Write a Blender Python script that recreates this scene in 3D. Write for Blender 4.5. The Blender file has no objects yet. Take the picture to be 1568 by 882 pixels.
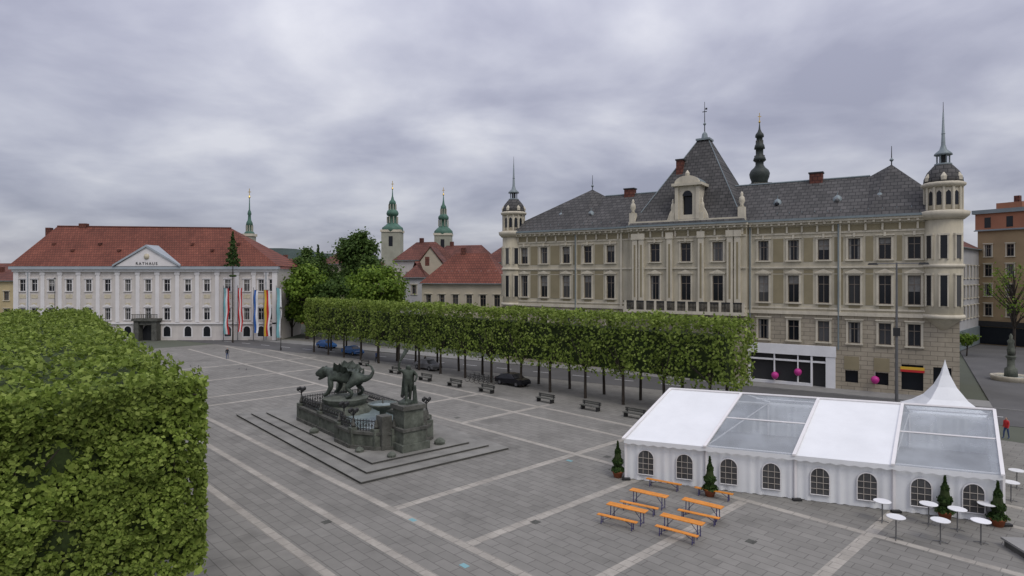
import bpy, math, random
import numpy as np
from mathutils import Vector, Matrix, noise
random.seed(7); rng=np.random.default_rng(7)
F=950.; CH=13.; CU=784.; HV=423.
def G(u,v,z=0.):
    Y=F*(CH-z)/(v-HV); return ((u-CU)/F*Y, Y)
def XA(u,Y): return (u-CU)/F*Y
def ZA(v,Y): return CH-(v-HV)/F*Y
scene=bpy.context.scene
# ------------------------------------------------------------ materials
def newmat(name):
    m=bpy.data.materials.new(name); m.use_nodes=True
    nt=m.node_tree; return m,nt,nt.nodes['Principled BSDF']
def mixcol(nt,a,b,fac,mode='MIX'):
    n=nt.nodes.new('ShaderNodeMix'); n.data_type='RGBA'; n.blend_type=mode
    for sock,val in ((n.inputs[0],fac),(n.inputs[6],a),(n.inputs[7],b)):
        if hasattr(val,'links'): nt.links.new(val,sock)
        elif isinstance(val,(int,float)): sock.default_value=val
        else: sock.default_value=(*val[:3],1)
    return n.outputs[2]
def objco(nt,rot=0.,mode='xyz',scale=(1,1,1)):
    tc=nt.nodes.new('ShaderNodeTexCoord'); mp=nt.nodes.new('ShaderNodeMapping'); mp.inputs['Rotation'].default_value=(0,0,rot); mp.inputs['Scale'].default_value=scale
    nt.links.new(tc.outputs['Object'],mp.inputs[0])
    if mode=='xyz': return mp.outputs[0]
    s=nt.nodes.new('ShaderNodeSeparateXYZ'); c=nt.nodes.new('ShaderNodeCombineXYZ'); nt.links.new(mp.outputs[0],s.inputs[0])
    nt.links.new(s.outputs[0],c.inputs[0]); nt.links.new(s.outputs[2],c.inputs[1]); return c.outputs[0]
def noisen(nt,co,scale,detail=4,rough=.6):
    n=nt.nodes.new('ShaderNodeTexNoise'); n.inputs['Scale'].default_value=scale; n.inputs['Detail'].default_value=detail; n.inputs['Roughness'].default_value=rough
    nt.links.new(co,n.inputs['Vector']); return n.outputs[0]
def ramp(nt,fac,stops):
    r=nt.nodes.new('ShaderNodeValToRGB'); e=r.color_ramp.elements
    while len(e)<len(stops): e.new(.5)
    for i,(p,c) in enumerate(stops):
        e[i].position=p; e[i].color=(*((c,)*3 if isinstance(c,(int,float)) else c),1)
    nt.links.new(fac,r.inputs[0]); return r.outputs[0]
def mat(name,col,rough=.8,amt=.25,sc=.6,metal=0.,bump=0.,fine=12.,streak=0.):
    m,nt,p=newmat(name); co=objco(nt)
    n1=noisen(nt,co,sc,6); n2=noisen(nt,co,fine,3)
    f=ramp(nt,n1,[(.3,1-amt),(.7,1+amt*.5)]); g=ramp(nt,n2,[(.3,1-amt*.4),(.7,1.)])
    c=mixcol(nt,col,f,1.,'MULTIPLY'); c=mixcol(nt,c,g,1.,'MULTIPLY')
    if streak:
        n3=noisen(nt,objco(nt,scale=(1.6,1.6,.16)),1.,5,.6); h=ramp(nt,n3,[(.32,1-streak),(.52,1.)]); c=mixcol(nt,c,h,1.,'MULTIPLY')
    nt.links.new(c,p.inputs['Base Color']); p.inputs['Roughness'].default_value=rough; p.inputs['Metallic'].default_value=metal
    p.inputs['Specular IOR Level'].default_value=.3
    if bump:
        b=nt.nodes.new('ShaderNodeBump'); b.inputs['Strength'].default_value=bump; b.inputs['Distance'].default_value=.05
        nt.links.new(n2,b.inputs['Height']); nt.links.new(b.outputs[0],p.inputs['Normal'])
    return m
def brickmat(name,c1,c2,mortar,bw,bh,ms,rot=0.,mode='xz',rough=.8,amt=.3,sc=.3,off=.5,spec=.3,stain=None):
    m,nt,p=newmat(name); co=objco(nt,rot,'xyz' if mode=='xy' else 'xz')
    b=nt.nodes.new('ShaderNodeTexBrick'); nt.links.new(co,b.inputs['Vector']); b.offset=off
    b.inputs['Scale'].default_value=1.; b.inputs['Brick Width'].default_value=bw; b.inputs['Row Height'].default_value=bh; b.inputs['Mortar Size'].default_value=ms
    b.inputs['Color1'].default_value=(*c1,1); b.inputs['Color2'].default_value=(*c2,1); b.inputs['Mortar'].default_value=(*mortar,1)
    co2=objco(nt); n1=noisen(nt,co2,sc,7,.65); f=ramp(nt,n1,[(.3,1-amt),(.7,1+amt*.4)])
    n2=noisen(nt,co2,sc*9,4,.6); g=ramp(nt,n2,[(.3,1-amt*.5),(.65,1.)])
    c=mixcol(nt,b.outputs[0],f,1.,'MULTIPLY'); c=mixcol(nt,c,g,1.,'MULTIPLY')
    if stain:
        n3=noisen(nt,co2,stain,3,.5); h=ramp(nt,n3,[(.30,.78),(.42,.97),(.6,1.)]); c=mixcol(nt,c,h,1.,'MULTIPLY')
    nt.links.new(c,p.inputs['Base Color']); p.inputs['Roughness'].default_value=rough
    p.inputs['Specular IOR Level'].default_value=spec
    return m
def glassmat(name,dark=(.012,.014,.018),light=(.06,.06,.06)):
    m,nt,p=newmat(name); g=nt.nodes.new('ShaderNodeNewGeometry')
    c=ramp(nt,g.outputs['Random Per Island'],[(0,dark),(.7,dark),(.9,light),(1,tuple(x*1.6 for x in light))]); nt.links.new(c,p.inputs['Base Color']); p.inputs['Roughness'].default_value=.12
    p.inputs['Specular IOR Level'].default_value=.3
    return m
def leafmat(name,c0,c1,c2):
    m,nt,p=newmat(name); g=nt.nodes.new('ShaderNodeNewGeometry')
    c=ramp(nt,g.outputs['Random Per Island'],[(0,c0),(.5,c1),(1,c2)])
    n=noisen(nt,objco(nt),.45,3); f=ramp(nt,n,[(.3,.7),(.7,1.12)]); c=mixcol(nt,c,f,1.,'MULTIPLY')
    nt.links.new(c,p.inputs['Base Color']); p.inputs['Roughness'].default_value=.65; p.inputs['Specular IOR Level'].default_value=.2
    t=nt.nodes.new('ShaderNodeBsdfTranslucent'); nt.links.new(c,t.inputs[0]); mx=nt.nodes.new('ShaderNodeMixShader'); mx.inputs[0].default_value=.36
    nt.links.new(p.outputs[0],mx.inputs[1]); nt.links.new(t.outputs[0],mx.inputs[2]); nt.links.new(mx.outputs[0],nt.nodes['Material Output'].inputs[0])
    return m
A=Vector((-.69,.724)).normalized(); GR=math.atan2(A.y,A.x)
M={}
M['pavers']=brickmat('pavers',(.215,.207,.185),(.25,.24,.215),(.135,.128,.115),1.2,.6,.02,rot=-GR,mode='xy',rough=.8,amt=.2,sc=.12,spec=.2,stain=.35)
M['stripe']=brickmat('light_stone_stripe',(.36,.335,.29),(.41,.38,.33),(.24,.225,.2),.9,.6,.02,rot=-GR,mode='xy',amt=.25,sc=.5,spec=.2)
M['asphalt']=mat('asphalt',(.11,.108,.105),.9,.2,.2)
M['plain']=mat('ground_far',(.11,.12,.09),.95,.3,.02)
M['kerb']=mat('kerb_stone',(.26,.255,.24),.8,.2)
M['white']=mat('white_paint',(.75,.75,.75),.6,.1)
M['cream']=mat('cream_plaster',(.50,.455,.345),.85,.16,.35,streak=.16)
M['trim']=mat('stone_trim',(.60,.55,.435),.8,.18,.6,streak=.14)
M['tan']=mat('tan_panel',(.275,.235,.145),.85,.12,.6)
M['base']=brickmat('rusticated_base',(.37,.325,.245),(.41,.36,.275),(.22,.19,.145),1.3,.5,.035,mode='xz',rot=.577,amt=.22)
M['slate']=brickmat('slate_roof',(.075,.073,.070),(.115,.11,.106),(.035,.035,.035),.7,.45,.04,rot=.577,mode='xz',amt=.3,sc=.25,rough=.75,spec=.2)
M['zinc']=mat('zinc_sheet',(.22,.26,.27),.5,.2,.5,.2)
M['glass']=glassmat('window_glass')
M['curtains']=mat('curtain_fabric',(.24,.235,.22),.9,.25,3.)
M['frame']=mat('window_frame',(.20,.165,.13),.6,.1)
M['lampglass']=mat('lamp_glass',(.5,.5,.46),.4,.1)
M['dark']=mat('dark_iron',(.03,.03,.03),.5,.2,1.)
M['redroof']=brickmat('red_tile_roof',(.195,.062,.040),(.25,.085,.054),(.10,.036,.026),.5,.5,.05,mode='xz',amt=.4,sc=.15)
M['redroof2']=brickmat('old_red_tiles',(.150,.055,.038),(.20,.075,.052),(.08,.032,.026),.5,.5,.05,mode='xz',amt=.45,sc=.2)
M['rwall']=mat('town_hall_plaster',(.62,.58,.54),.85,.1,.4,streak=.1)
M['rtrim']=mat('town_hall_white',(.74,.72,.71),.8,.08,.6)
M['rpanel']=mat('ornament_panel',(.60,.54,.40),.8,.2,2.)
M['ywall']=mat('yellow_plaster',(.5,.41,.24),.85,.15,.4)
M['bluegrey']=mat('painted_cornice',(.36,.40,.43),.7,.1)
M['darkstone']=mat('dark_stone',(.115,.115,.10),.85,.45,1.5,bump=.4)
M['fstone']=mat('fountain_stone',(.135,.148,.12),.85,.55,1.2,bump=.5,fine=6)
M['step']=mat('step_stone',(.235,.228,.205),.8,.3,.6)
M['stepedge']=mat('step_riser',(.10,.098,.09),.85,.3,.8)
M['bronze']=mat('patinated_stone',(.068,.084,.066),.6,.6,2.5,bump=.6,fine=8)
M['water']=mat('water',(.22,.27,.27),.08,.2,1.)
M['copper']=mat('green_copper',(.075,.16,.12),.6,.35,.5)
M['darkcopper']=mat('dark_copper',(.04,.05,.045),.55,.3,.5)
M['gold']=mat('gilding',(.6,.42,.12),.35,.1,1,.8)
M['twall']=mat('tower_plaster',(.36,.36,.29),.85,.2,.3)
M['bark']=mat('bark',(.055,.045,.035),.95,.4,3.)
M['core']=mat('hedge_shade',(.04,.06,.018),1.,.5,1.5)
M['leaf']=leafmat('hedge_leaves',(.105,.155,.024),(.205,.28,.048),(.33,.41,.095))
M['leafd']=leafmat('tree_leaves_dark',(.04,.08,.016),(.075,.13,.028),(.12,.19,.045))
M['leafm']=leafmat('tree_leaves',(.075,.14,.015),(.15,.24,.03),(.25,.35,.055))
M['needle']=leafmat('conifer_needles',(.02,.045,.012),(.045,.085,.02),(.08,.135,.035))
M['tent']=mat('white_tarpaulin',(.76,.77,.77),.5,.07,.5)
M['pane']=mat('tent_window_film',(.085,.085,.085),.25,.4,1.5)
M['muntin']=mat('tent_window_grid',(.42,.38,.33),.6,.1)
M['orange']=mat('varnished_wood',(.70,.26,.035),.45,.2,3.)
M['tleg']=mat('folding_leg_metal',(.05,.045,.14),.5,.1)
M['pot']=mat('terracotta',(.35,.11,.05),.8,.2)
M['skin']=mat('skin',(.45,.28,.2),.6,.1)
M['cloth']=mat('dark_cloth',(.02,.022,.03),.9,.2)
M['cloth2']=mat('blue_cloth',(.05,.08,.17),.9,.2)
M['hair']=mat('hair',(.03,.02,.012),.8,.1)
M['pink']=mat('pink_balloon',(.50,.04,.25),.35,.05)
M['red']=mat('red_paint',(.50,.03,.03),.5,.1)
M['yellow']=mat('yellow_paint',(.65,.42,.05),.6,.1)
M['blue']=mat('blue_paint',(.03,.12,.40),.5,.1)
M['teal']=mat('teal_cloth',(.20,.45,.48),.7,.15)
M['glight']=mat('ground_light_glass',(.20,.38,.40),.3,.1)
M['owall']=mat('ochre_plaster',(.34,.25,.145),.85,.15,.3)
M['orwall']=mat('orange_plaster',(.36,.16,.095),.85,.15,.3)
M['pwall']=mat('pale_plaster',(.48,.43,.33),.85,.15,.3)
M['gwall']=mat('grey_plaster',(.42,.42,.42),.85,.15,.3)
M['hill']=mat('forest_hill',(.04,.06,.05),1.,.3,.01,fine=.05)
M['car']=mat('car_paint_black',(.012,.012,.015),.2,.05)
M['carb']=mat('car_paint_blue',(.04,.12,.3),.25,.05)
M['tyre']=mat('tyre_rubber',(.015,.015,.015),.9,.1)
M['steel']=mat('galvanised_steel',(.17,.17,.17),.45,.1,1.,.5)
def clearmat():
    m,nt,p=newmat('clear_tarpaulin'); p.inputs['Base Color'].default_value=(.50,.54,.57,1); p.inputs['Roughness'].default_value=.06
    p.inputs['Specular IOR Level'].default_value=.8
    t=nt.nodes.new('ShaderNodeBsdfTransparent'); t.inputs[0].default_value=(.93,.95,.96,1); mx=nt.nodes.new('ShaderNodeMixShader')
    n=noisen(nt,objco(nt),.5,2); f=ramp(nt,n,[(.35,.34),(.7,.50)]); nt.links.new(f,mx.inputs[0])
    nt.links.new(t.outputs[0],mx.inputs[1]); nt.links.new(p.outputs[0],mx.inputs[2]); nt.links.new(mx.outputs[0],nt.nodes['Material Output'].inputs[0]); return m
M['clear']=clearmat()
# ------------------------------------------------------------ builder
class Bld:
    def __init__(s,name,o=(0,0),ex=(1,0),mats=None,z=0.):
        s.name=name; s.o=Vector(o[:2]); e=Vector(ex).normalized(); s.ex=e; s.en=Vector((e.y,-e.x)); s.z=z; s.parts={}; s.mats=mats or {}
    def w(s,p): q=s.o+s.ex*p[0]+s.en*p[1]; return (q.x,q.y,p[2]+s.z)
    def add(s,part,pts,faces,raw=False,smooth=False):
        V,Fc,S=s.parts.setdefault(part,([],[],[])); k=len(V); V.extend(pts if raw else [s.w(p) for p in pts]); Fc.extend([tuple(i+k for i in f) for f in faces]); S.extend([smooth]*len(faces))
    def hexa(s,part,b,t,raw=False):
        n=len(b); s.add(part,list(b)+list(t),[tuple(range(n))[::-1],tuple(range(n,2*n))]+[(i,(i+1)%n,n+(i+1)%n,n+i) for i in range(n)],raw)
    def box(s,part,a,b,c,d,e,f): s.hexa(part,[(a,c,e),(b,c,e),(b,d,e),(a,d,e)],[(a,c,f),(b,c,f),(b,d,f),(a,d,f)])
    def poly(s,part,pts,raw=False): s.add(part,pts,[tuple(range(len(pts)))],raw)
    def lathe(s,part,a,n,prof,seg=12,rot=0.,smooth=True):
        pts=[];fc=[]
        for r,z in prof:
            for i in range(seg):
                t=rot+2*math.pi*i/seg; pts.append((a+r*math.cos(t),n+r*math.sin(t),z))
        for j in range(len(prof)-1):
            for i in range(seg): fc.append((j*seg+i,j*seg+(i+1)%seg,(j+1)*seg+(i+1)%seg,(j+1)*seg+i))
        fc.append(tuple(range(seg))[::-1]); fc.append(tuple((len(prof)-1)*seg+i for i in range(seg)))
        s.add(part,pts,fc,smooth=smooth and seg>8)
    def tube(s,part,p,q,r,r2=None,seg=6):
        r2=r if r2 is None else r2; P=Vector(s.w(p));Q=Vector(s.w(q)); d=(Q-P)
        if d.length<1e-6:return
        d.normalize(); x=d.cross(Vector((0,0,1)) if abs(d.z)<.9 else Vector((1,0,0))).normalized(); y=d.cross(x)
        a=[tuple(P+(x*math.cos(t)+y*math.sin(t))*r) for t in [2*math.pi*i/seg for i in range(seg)]]
        b=[tuple(Q+(x*math.cos(t)+y*math.sin(t))*r2) for t in [2*math.pi*i/seg for i in range(seg)]]
        s.hexa(part,a,b,raw=True)
    def arch(s,part,a,z0,z1,w,n):
        r=w/2; zc=z1-r; pts=[(a-r,n,z0),(a+r,n,z0)]+[(a+r*math.cos(t),n,zc+r*math.sin(t)) for t in [math.pi*i/10 for i in range(11)]]
        s.poly(part,pts)
    def wall(s,part,a,b,z0,z1,n,holes,depth=.28,glass='glass',frame='frames',surround=None,sw=.22):
        H=[(h[0]-h[3]/2,h[0]+h[3]/2,h[1],h[2]) for h in holes]
        ss=sorted(set([a,b]+[x for h in H for x in h[:2] if a<x<b])); zz=sorted(set([z0,z1]+[x for h in H for x in h[2:] if z0<x<z1]))
        for i in range(len(ss)-1):
            for j in range(len(zz)-1):
                cs=(ss[i]+ss[i+1])/2; cz=(zz[j]+zz[j+1])/2
                if any(h[0]<cs<h[1] and h[2]<cz<h[3] for h in H): continue
                s.poly(part,[(ss[i],n,zz[j]),(ss[i+1],n,zz[j]),(ss[i+1],n,zz[j+1]),(ss[i],n,zz[j+1])])
        for x0,x1,y0,y1 in H:
            m=n-depth
            s.poly(glass,[(x0,m,y0),(x1,m,y0),(x1,m,y1),(x0,m,y1)])
            rr=random.random(); k_=m+.006
            if x1-x0<1.4:
                if rr<.22: yb=y1-(y1-y0)*random.uniform(.25,.7); s.poly('curtains',[(x0,k_,yb),(x1,k_,yb),(x1,k_,y1),(x0,k_,y1)])
                elif rr<.42:
                    for xa,xb in ((x0,x0+.28),(x1-.28,x1)): s.poly('curtains',[(xa,k_,y0),(xb,k_,y0),(xb,k_,y1),(xa,k_,y1)])
            for q in ([(x0,n,y0),(x0,m,y0),(x0,m,y1),(x0,n,y1)],[(x1,n,y0),(x1,m,y0),(x1,m,y1),(x1,n,y1)],[(x0,n,y0),(x1,n,y0),(x1,m,y0),(x0,m,y0)],[(x0,n,y1),(x1,n,y1),(x1,m,y1),(x0,m,y1)]): s.poly(part,q)
            if frame:
                f=.07; k=m+.05; xc=(x0+x1)/2; yt=y0+(y1-y0)*.68
                s.box(frame,x0,x0+f,m+.01,k,y0,y1); s.box(frame,x1-f,x1,m+.01,k,y0,y1); s.box(frame,x0+f,x1-f,m+.01,k,y1-f,y1); s.box(frame,x0+f,x1-f,m+.01,k,y0,y0+f)
                s.box(frame,xc-.035,xc+.035,m+.012,k-.003,y0+f,y1-f); s.box(frame,x0+f,x1-f,m+.014,k-.006,yt-.035,yt+.035)
            if surround:
                t=.07
                s.box(surround,x0-sw,x0,n,n+t,y0,y1); s.box(surround,x1,x1+sw,n,n+t,y0,y1); s.box(surround,x0-sw,x1+sw,n,n+t,y1,y1+sw)
                s.box(surround,x0-sw-.08,x1+sw+.08,n,n+t+.14,y0-.16,y0); s.box(surround,x0-sw-.1,x1+sw+.1,n,n+.24,y1+sw,y1+sw+.14)
    def finish(s,loc=None):
        e=bpy.data.objects.new(s.name,None); scene.collection.objects.link(e)
        s.o3=loc or (s.o.x,s.o.y,s.z); e.location=s.o3; e.empty_display_size=.5
        for part,(V,Fc,S) in s.parts.items():
            me=bpy.data.meshes.new(part); me.from_pydata(V,[],Fc); me.polygons.foreach_set('use_smooth',S); me.validate()
            me.materials.append(M[s.mats.get(part,part)]); ob=bpy.data.objects.new(part,me); scene.collection.objects.link(ob)
            ob.parent=e; ob.matrix_parent_inverse=Matrix.Translation(-Vector(s.o3))
        s.e=e; return e
    def child(s,part,name,e):
        V,Fc,S=s.parts[part]; me=bpy.data.meshes.new(name); me.from_pydata(V,[],Fc); me.materials.append(M[s.mats.get(part,part)]); ob=bpy.data.objects.new(name,me); scene.collection.objects.link(ob); adopt(ob,e)
def adopt(ob,e):
    ob.parent=e; ob.matrix_parent_inverse=Matrix.Translation(-e.location)
def leafmesh(name,P,N,size,m,bias=1.,jit=.35):
    n=len(P); P=np.asarray(P,float); N=np.asarray(N,float)
    d=N*bias+rng.normal(size=(n,3))*.7; d/=np.linalg.norm(d,axis=1)[:,None]+1e-9
    r=rng.normal(size=(n,3)); t1=np.cross(d,r); t1/=np.linalg.norm(t1,axis=1)[:,None]+1e-9; t2=np.cross(d,t1)
    s=(size*(1+jit*rng.uniform(-1,1,n)))[:,None]*.5
    V=np.stack([P-t1*s,P+t2*s*.75+d*s*.2,P+t1*s*1.1,P-t2*s*.75+d*s*.2],1).reshape(-1,3)
    me=bpy.data.meshes.new(name); me.vertices.add(4*n); me.vertices.foreach_set('co',V.ravel()); me.loops.add(4*n); me.loops.foreach_set('vertex_index',np.arange(4*n,dtype=np.int32))
    me.polygons.add(n); me.polygons.foreach_set('loop_start',np.arange(0,4*n,4,dtype=np.int32)); me.polygons.foreach_set('loop_total',np.full(n,4,dtype=np.int32)); me.update(); me.validate()
    me.materials.append(m); ob=bpy.data.objects.new(name,me); scene.collection.objects.link(ob); return ob
def skinmesh(name,verts,edges,radii,matfn,mats,sub=1,root=0):
    me=bpy.data.meshes.new(name); me.from_pydata(verts,edges,[]); ob=bpy.data.objects.new(name,me); scene.collection.objects.link(ob)
    sk=ob.modifiers.new('Skin','SKIN')
    for i,r in enumerate(radii): me.skin_vertices[0].data[i].radius=(r,r)
    me.skin_vertices[0].data[root].use_root=True
    if sub: ss=ob.modifiers.new('S','SUBSURF'); ss.levels=sub; ss.render_levels=sub
    dg=bpy.context.evaluated_depsgraph_get(); dg.update(); nm=bpy.data.meshes.new_from_object(ob.evaluated_get(dg)); ob.modifiers.clear(); ob.data=nm
    nm.materials.clear()
    for k in mats: nm.materials.append(M[k])
    for p in nm.polygons: p.use_smooth=True; p.material_index=matfn(p.center)
    return ob
def person(name,x,y,z,h,head,mats=('cloth','skin','hair','cloth2'),armup=False,stride=.14,bulk=1.):
    v=[(0,0,.95),(0,0,1.12),(0,.01,1.36),(0,0,1.50),(0,.01,1.60),(0,.02,1.70)]; r=[.135,.125,.15,.055,.095,.085]; e=[(0,1),(1,2),(2,3),(3,4),(4,5)]
    for sx in (-1,1):
        k=len(v)
        if armup and sx==1: arm=[(.21,0,1.43),(.42,.08,1.50),(.42,.14,1.80),(.36,.16,1.90)]
        elif armup: arm=[(-.21,0,1.43),(-.40,-.02,1.2),(-.30,.14,1.0),(-.24,.2,.98)]
        else: arm=[(sx*.19,0,1.43),(sx*.25,-.04*sx,1.15),(sx*.26,.08-.06*sx,.92),(sx*.26,.11-.06*sx,.83)]
        v+=arm; r+=[.062,.045,.032,.036]; e+=[(2,k),(k,k+1),(k+1,k+2),(k+2,k+3)]
        k=len(v); st=stride*sx
        v+=[(sx*.1,0,.88),(sx*.11,st*.6+.03,.5),(sx*.11,st,.09),(sx*.11,st+.15,.04)]; r+=[.09,.062,.045,.04]; e+=[(0,k),(k,k+1),(k+1,k+2),(k+2,k+3)]
    r=[q*bulk for q in r]
    def mf(c):
        if c.z>1.62 and (c.y<.04 or c.z>1.72): return 2
        if c.z>1.52: return 1
        if c.z<.9 and abs(c.x)<.2: return 3
        if c.z<.89: return 1
        return 0
    ob=skinmesh(name,v,e,r,mf,mats,1); s=h/1.78; ob.scale=(s,s,s); ob.location=(x,y,z); ob.rotation_euler=(0,0,head); return ob
# ------------------------------------------------------------ ground
g=Bld('ground',(0,0)); g.add('plain',[(-4000,-300,0),(4000,-300,0),(4000,6000,0),(-4000,6000,0)],[(0,1,2,3)],raw=True); g.finish()
q=Bld('square_paving',(0,0),A)
q.box('pavers',-60,125,-45,62,-.3,.02)
for c,b0,b1 in ((3.6,19,46),(10.2,27,46),(16.7,19.2,34.3),(23.2,19.2,34.3),(29.6,19.2,34.3),(42.8,34.8,46),(29.6,34.8,46),(66,12.8,34.3),(70.5,12.8,34.3),(82,5,46),(94,5,46),(52,34.8,46)):
    q.box('stripe',c-.28,c+.28,b0,b1,.0,.024)
for b in (5.7,12.8,16.0,19.0,34.6,41,44.5):
    q.box('stripe',-30,120,b-.24,b+.24,.0,.028)
for (u,v) in ((632,797),(711,867),(872,706)):
    x,y=G(u,v); r=Vector((x,y)); a=r.dot(q.ex); b=r.dot(q.en); q.box('glight',a-.22,a+.22,b-.14,b+.14,.0,.034)
for (u,v) in ((500,800),(930,700),(700,640),(1150,830),(430,640),(820,800)):
    x,y=G(u,v); r=Vector((x,y)); a=r.dot(q.ex); b=r.dot(q.en); q.box('darkstone',a-.22,a+.22,b-.22,b+.22,.0,.032)
q.finish()
P0=Vector((-1.4,96.4)); P1=Vector((46.9,65.0)); EX=(P1-P0).normalized(); EN=Vector((EX.y,-EX.x))
rd=Bld('road',P0,EX); rd.box('asphalt',-90,140,3.6,11.5,-.2,.04)
for s in range(-80,130,6): rd.box('white',s,s+2.5,7.5,7.62,.0,.046)
rd.finish()
sw=Bld('pavement',P0,EX,{'slabs':'kerb'}); sw.box('slabs',-90,80,-.5,3.5,-.2,.13); sw.box('kerb',-90,80,3.5,3.62,-.2,.16); sw.finish()
sr=Bld('side_road',P1,EX); sr.box('asphalt',2.5,30,-90,3.4,-.2,.143); sr.box('white',14,14.15,-60,3,.0,.15); sr.finish()
# ------------------------------------------------------------ main building
def T(u,n=0.):
    k=(u-CU)/F; o=P0+EN*n; return (k*o.y-o.x)/(EX.x-k*EX.y)
L=(P1-P0).length
b=Bld('ornate_corner_palace',P0,EX,{'walls':'cream','mouldings':'trim','panels':'tan','plinth':'base','roof':'slate','gutter':'zinc','frames':'frame','balcony_railing':'dark','finials':'dark','shopfront':'white','domes':'zinc','chimneys':'redroof2'})
sL=T(968); sR=T(1145)
rows=[(9.9,13.1),(14.9,17.3)]
lw=[T(u) for u in (803,833,867,900,935)]; rw=[T(u) for u in (1169,1215,1261,1308,1355,1400)]; cw=[T(u,.8) for u in (1003,1050,1099)]
def wing(a,bn,n,cs,w=1.2):
    hs=[(c,z0,z1,w) for c in cs for z0,z1 in rows]
    b.wall('walls',a,bn,8.9,19.0,n,hs,surround='mouldings')
    b.wall('plinth',a,bn,4.6,8.5,n,[(c,5.4,7.8,w) for c in cs],surround='mouldings')
    b.box('mouldings',a-.05,bn+.05,n-.2,n+.25,8.5,8.9)
    b.box('mouldings',a,bn,n,n+.12,9.15,9.35); b.box('mouldings',a,bn,n,n+.16,13.95,14.15); b.box('mouldings',a,bn,n,n+.1,17.95,18.1)
    b.box('mouldings',a-.1,bn+.1,n-.2,n+.35,19.0,19.3); b.box('mouldings',a-.2,bn+.2,n-.2,n+.7,19.3,19.55); b.box('gutter',a-.2,bn+.2,n-.2,n+.85,19.55,19.8)
    b.box('panels',a,bn,n,n+.02,18.2,18.85)
    k=int((bn-a)/.8)
    for i in range(k):
        x=a+(i+.5)*(bn-a)/k; b.box('mouldings',x-.12,x+.12,n+.35,n+.62,19.05,19.3)
        if i%2: b.box('mouldings',x-.1,x+.1,n,n+.2,18.15,18.95)
    for c in cs:
        b.poly('mouldings',[(c-.85,n+.16,13.48),(c+.85,n+.16,13.48),(c,n+.16,13.85)])
        b.box('panels',c-.55,c+.55,n,n+.04,9.4,9.7); b.box('mouldings',c-.12,c+.12,n,n+.3,17.45,17.9)
wing(0,sL,0,lw); wing(sR,L,0,rw); wing(sL,sR,.8,cw,1.3)
for s in (sL,sR): b.box('walls',s-.02,s+.02,-.3,.8,0,19.0)
def panels(cs,n):
    for i in range(len(cs)-1):
        m=(cs[i]+cs[i+1])/2; hw=(cs[i+1]-cs[i])/2-.6-.22-.3
        if hw>.2:
            b.box('panels',m-hw,m+hw,n,n+.035,9.75,13.2); b.box('panels',m-hw,m+hw,n,n+.035,14.7,17.5)
            b.box('panels',m-hw,m+hw,n,n+.03,13.35,13.8)
panels(lw,0); panels(rw,0)
for cs,n in ((lw,0),(rw,0)):
    for c in (cs[0]-1.5,cs[2]+1.65,cs[-1]+1.6): b.box('mouldings',c-.16,c+.16,n,n+.14,8.9,19)
for u in (978,1026,1074,1124):
    c=T(u,.8)
    for d in (-.45,.45) if u in(978,1124) else (0,):
        b.box('mouldings',c+d-.36,c+d+.36,.8,1.15,9.3,17.9); b.box('mouldings',c+d-.48,c+d+.48,.8,1.25,17.9,18.7); b.box('mouldings',c+d-.45,c+d+.45,.8,1.25,8.9,9.5)
        b.box('panels',c+d-.12,c+d+.12,1.15,1.17,10.2,17.2)
gl=[(c,1.0,3.9,1.5) for c in lw]
b.wall('plinth',0,sL,0,4.6,0,gl,surround=None)
b.wall('plinth',sL,sR,0,4.6,.8,[(c,1.0,3.9,1.6) for c in cw])
s0=T(1147);s1=T(1279)
b.wall('plinth',sR,L,0,4.6,0,[((s0+s1)/2,.1,4.3,s1-s0),(T(1304),.9,2.3,1.3),(T(1350),.9,2.3,1.3),(T(1397),.6,3.4,2.0),(T(1443),.1,3.3,1.6)],frame=None,depth=.45)
b.box('shopfront',s0-.1,s1+.1,0,.3,3.7,4.9)
for u,w in ((1148,.25),(1186,.12),(1222,.12),(1243,.2),(1272,1.0)): c=T(u); b.box('shopfront',c-w/2,c+w/2,-.2,.22,.1,3.7)
b.box('shopfront',s0,T(1243),-.2,.2,.1,.45); b.box('shopfront',s0,s1,-.2,.15,2.9,3.1)
c=T(1397); b.box('shop_sign',c-1.1,c+1.1,.0,.12,2.6,2.85); b.mats['shop_sign']='red'
b.box('fascia_sign',c-1.1,c+1.1,.0,.1,2.85,3.15); b.mats['fascia_sign']='yellow'
for u in (1304,1350): c=T(u); b.box('panels',c-.75,c+.75,0,.04,2.4,3.9)
D=14
b.poly('walls',[(0,0,0),(0,-D,0),(0,-D,19.5),(0,0,19.5)]); b.poly('walls',[(L,0,0),(L,-D,0),(L,-D,19.5),(L,0,19.5)]); b.poly('walls',[(0,-D,0),(L,-D,0),(L,-D,19.5),(0,-D,19.5)])
for n in (-3.5,-7,-10.5):
    for z0,z1 in rows+[(5.4,7.8)]: b.poly('glass',[(L+.02,n-.6,z0),(L+.02,n+.6,z0),(L+.02,n+.6,z1),(L+.02,n-.6,z1)]); b.poly('glass',[(-.02,n-.6,z0),(-.02,n+.6,z0),(-.02,n+.6,z1),(-.02,n-.6,z1)])
ze=19.82; zr=25.1; zp=26.3
pl=T(905,-6); pr=T(1365,-6)
v=[(0,.6,ze),(L,.6,ze),(L,-D-.5,ze),(0,-D-.5,ze),(pl,-6.5,zp),(pl+2.2,-6.5,zr),(pr-2.2,-6.5,zr),(pr,-6.5,zp)]
b.add('roof',v+[(pl+2.2,.6,ze),(pr-2.2,.6,ze),(pl+2.2,-D-.5,ze),(pr-2.2,-D-.5,ze)],[(0,8,4),(8,5,4),(8,9,6,5),(9,7,6),(9,1,7),(1,2,7),(2,11,7),(11,6,7),(11,10,5,6),(10,4,5),(10,3,4),(3,0,4)])
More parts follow.
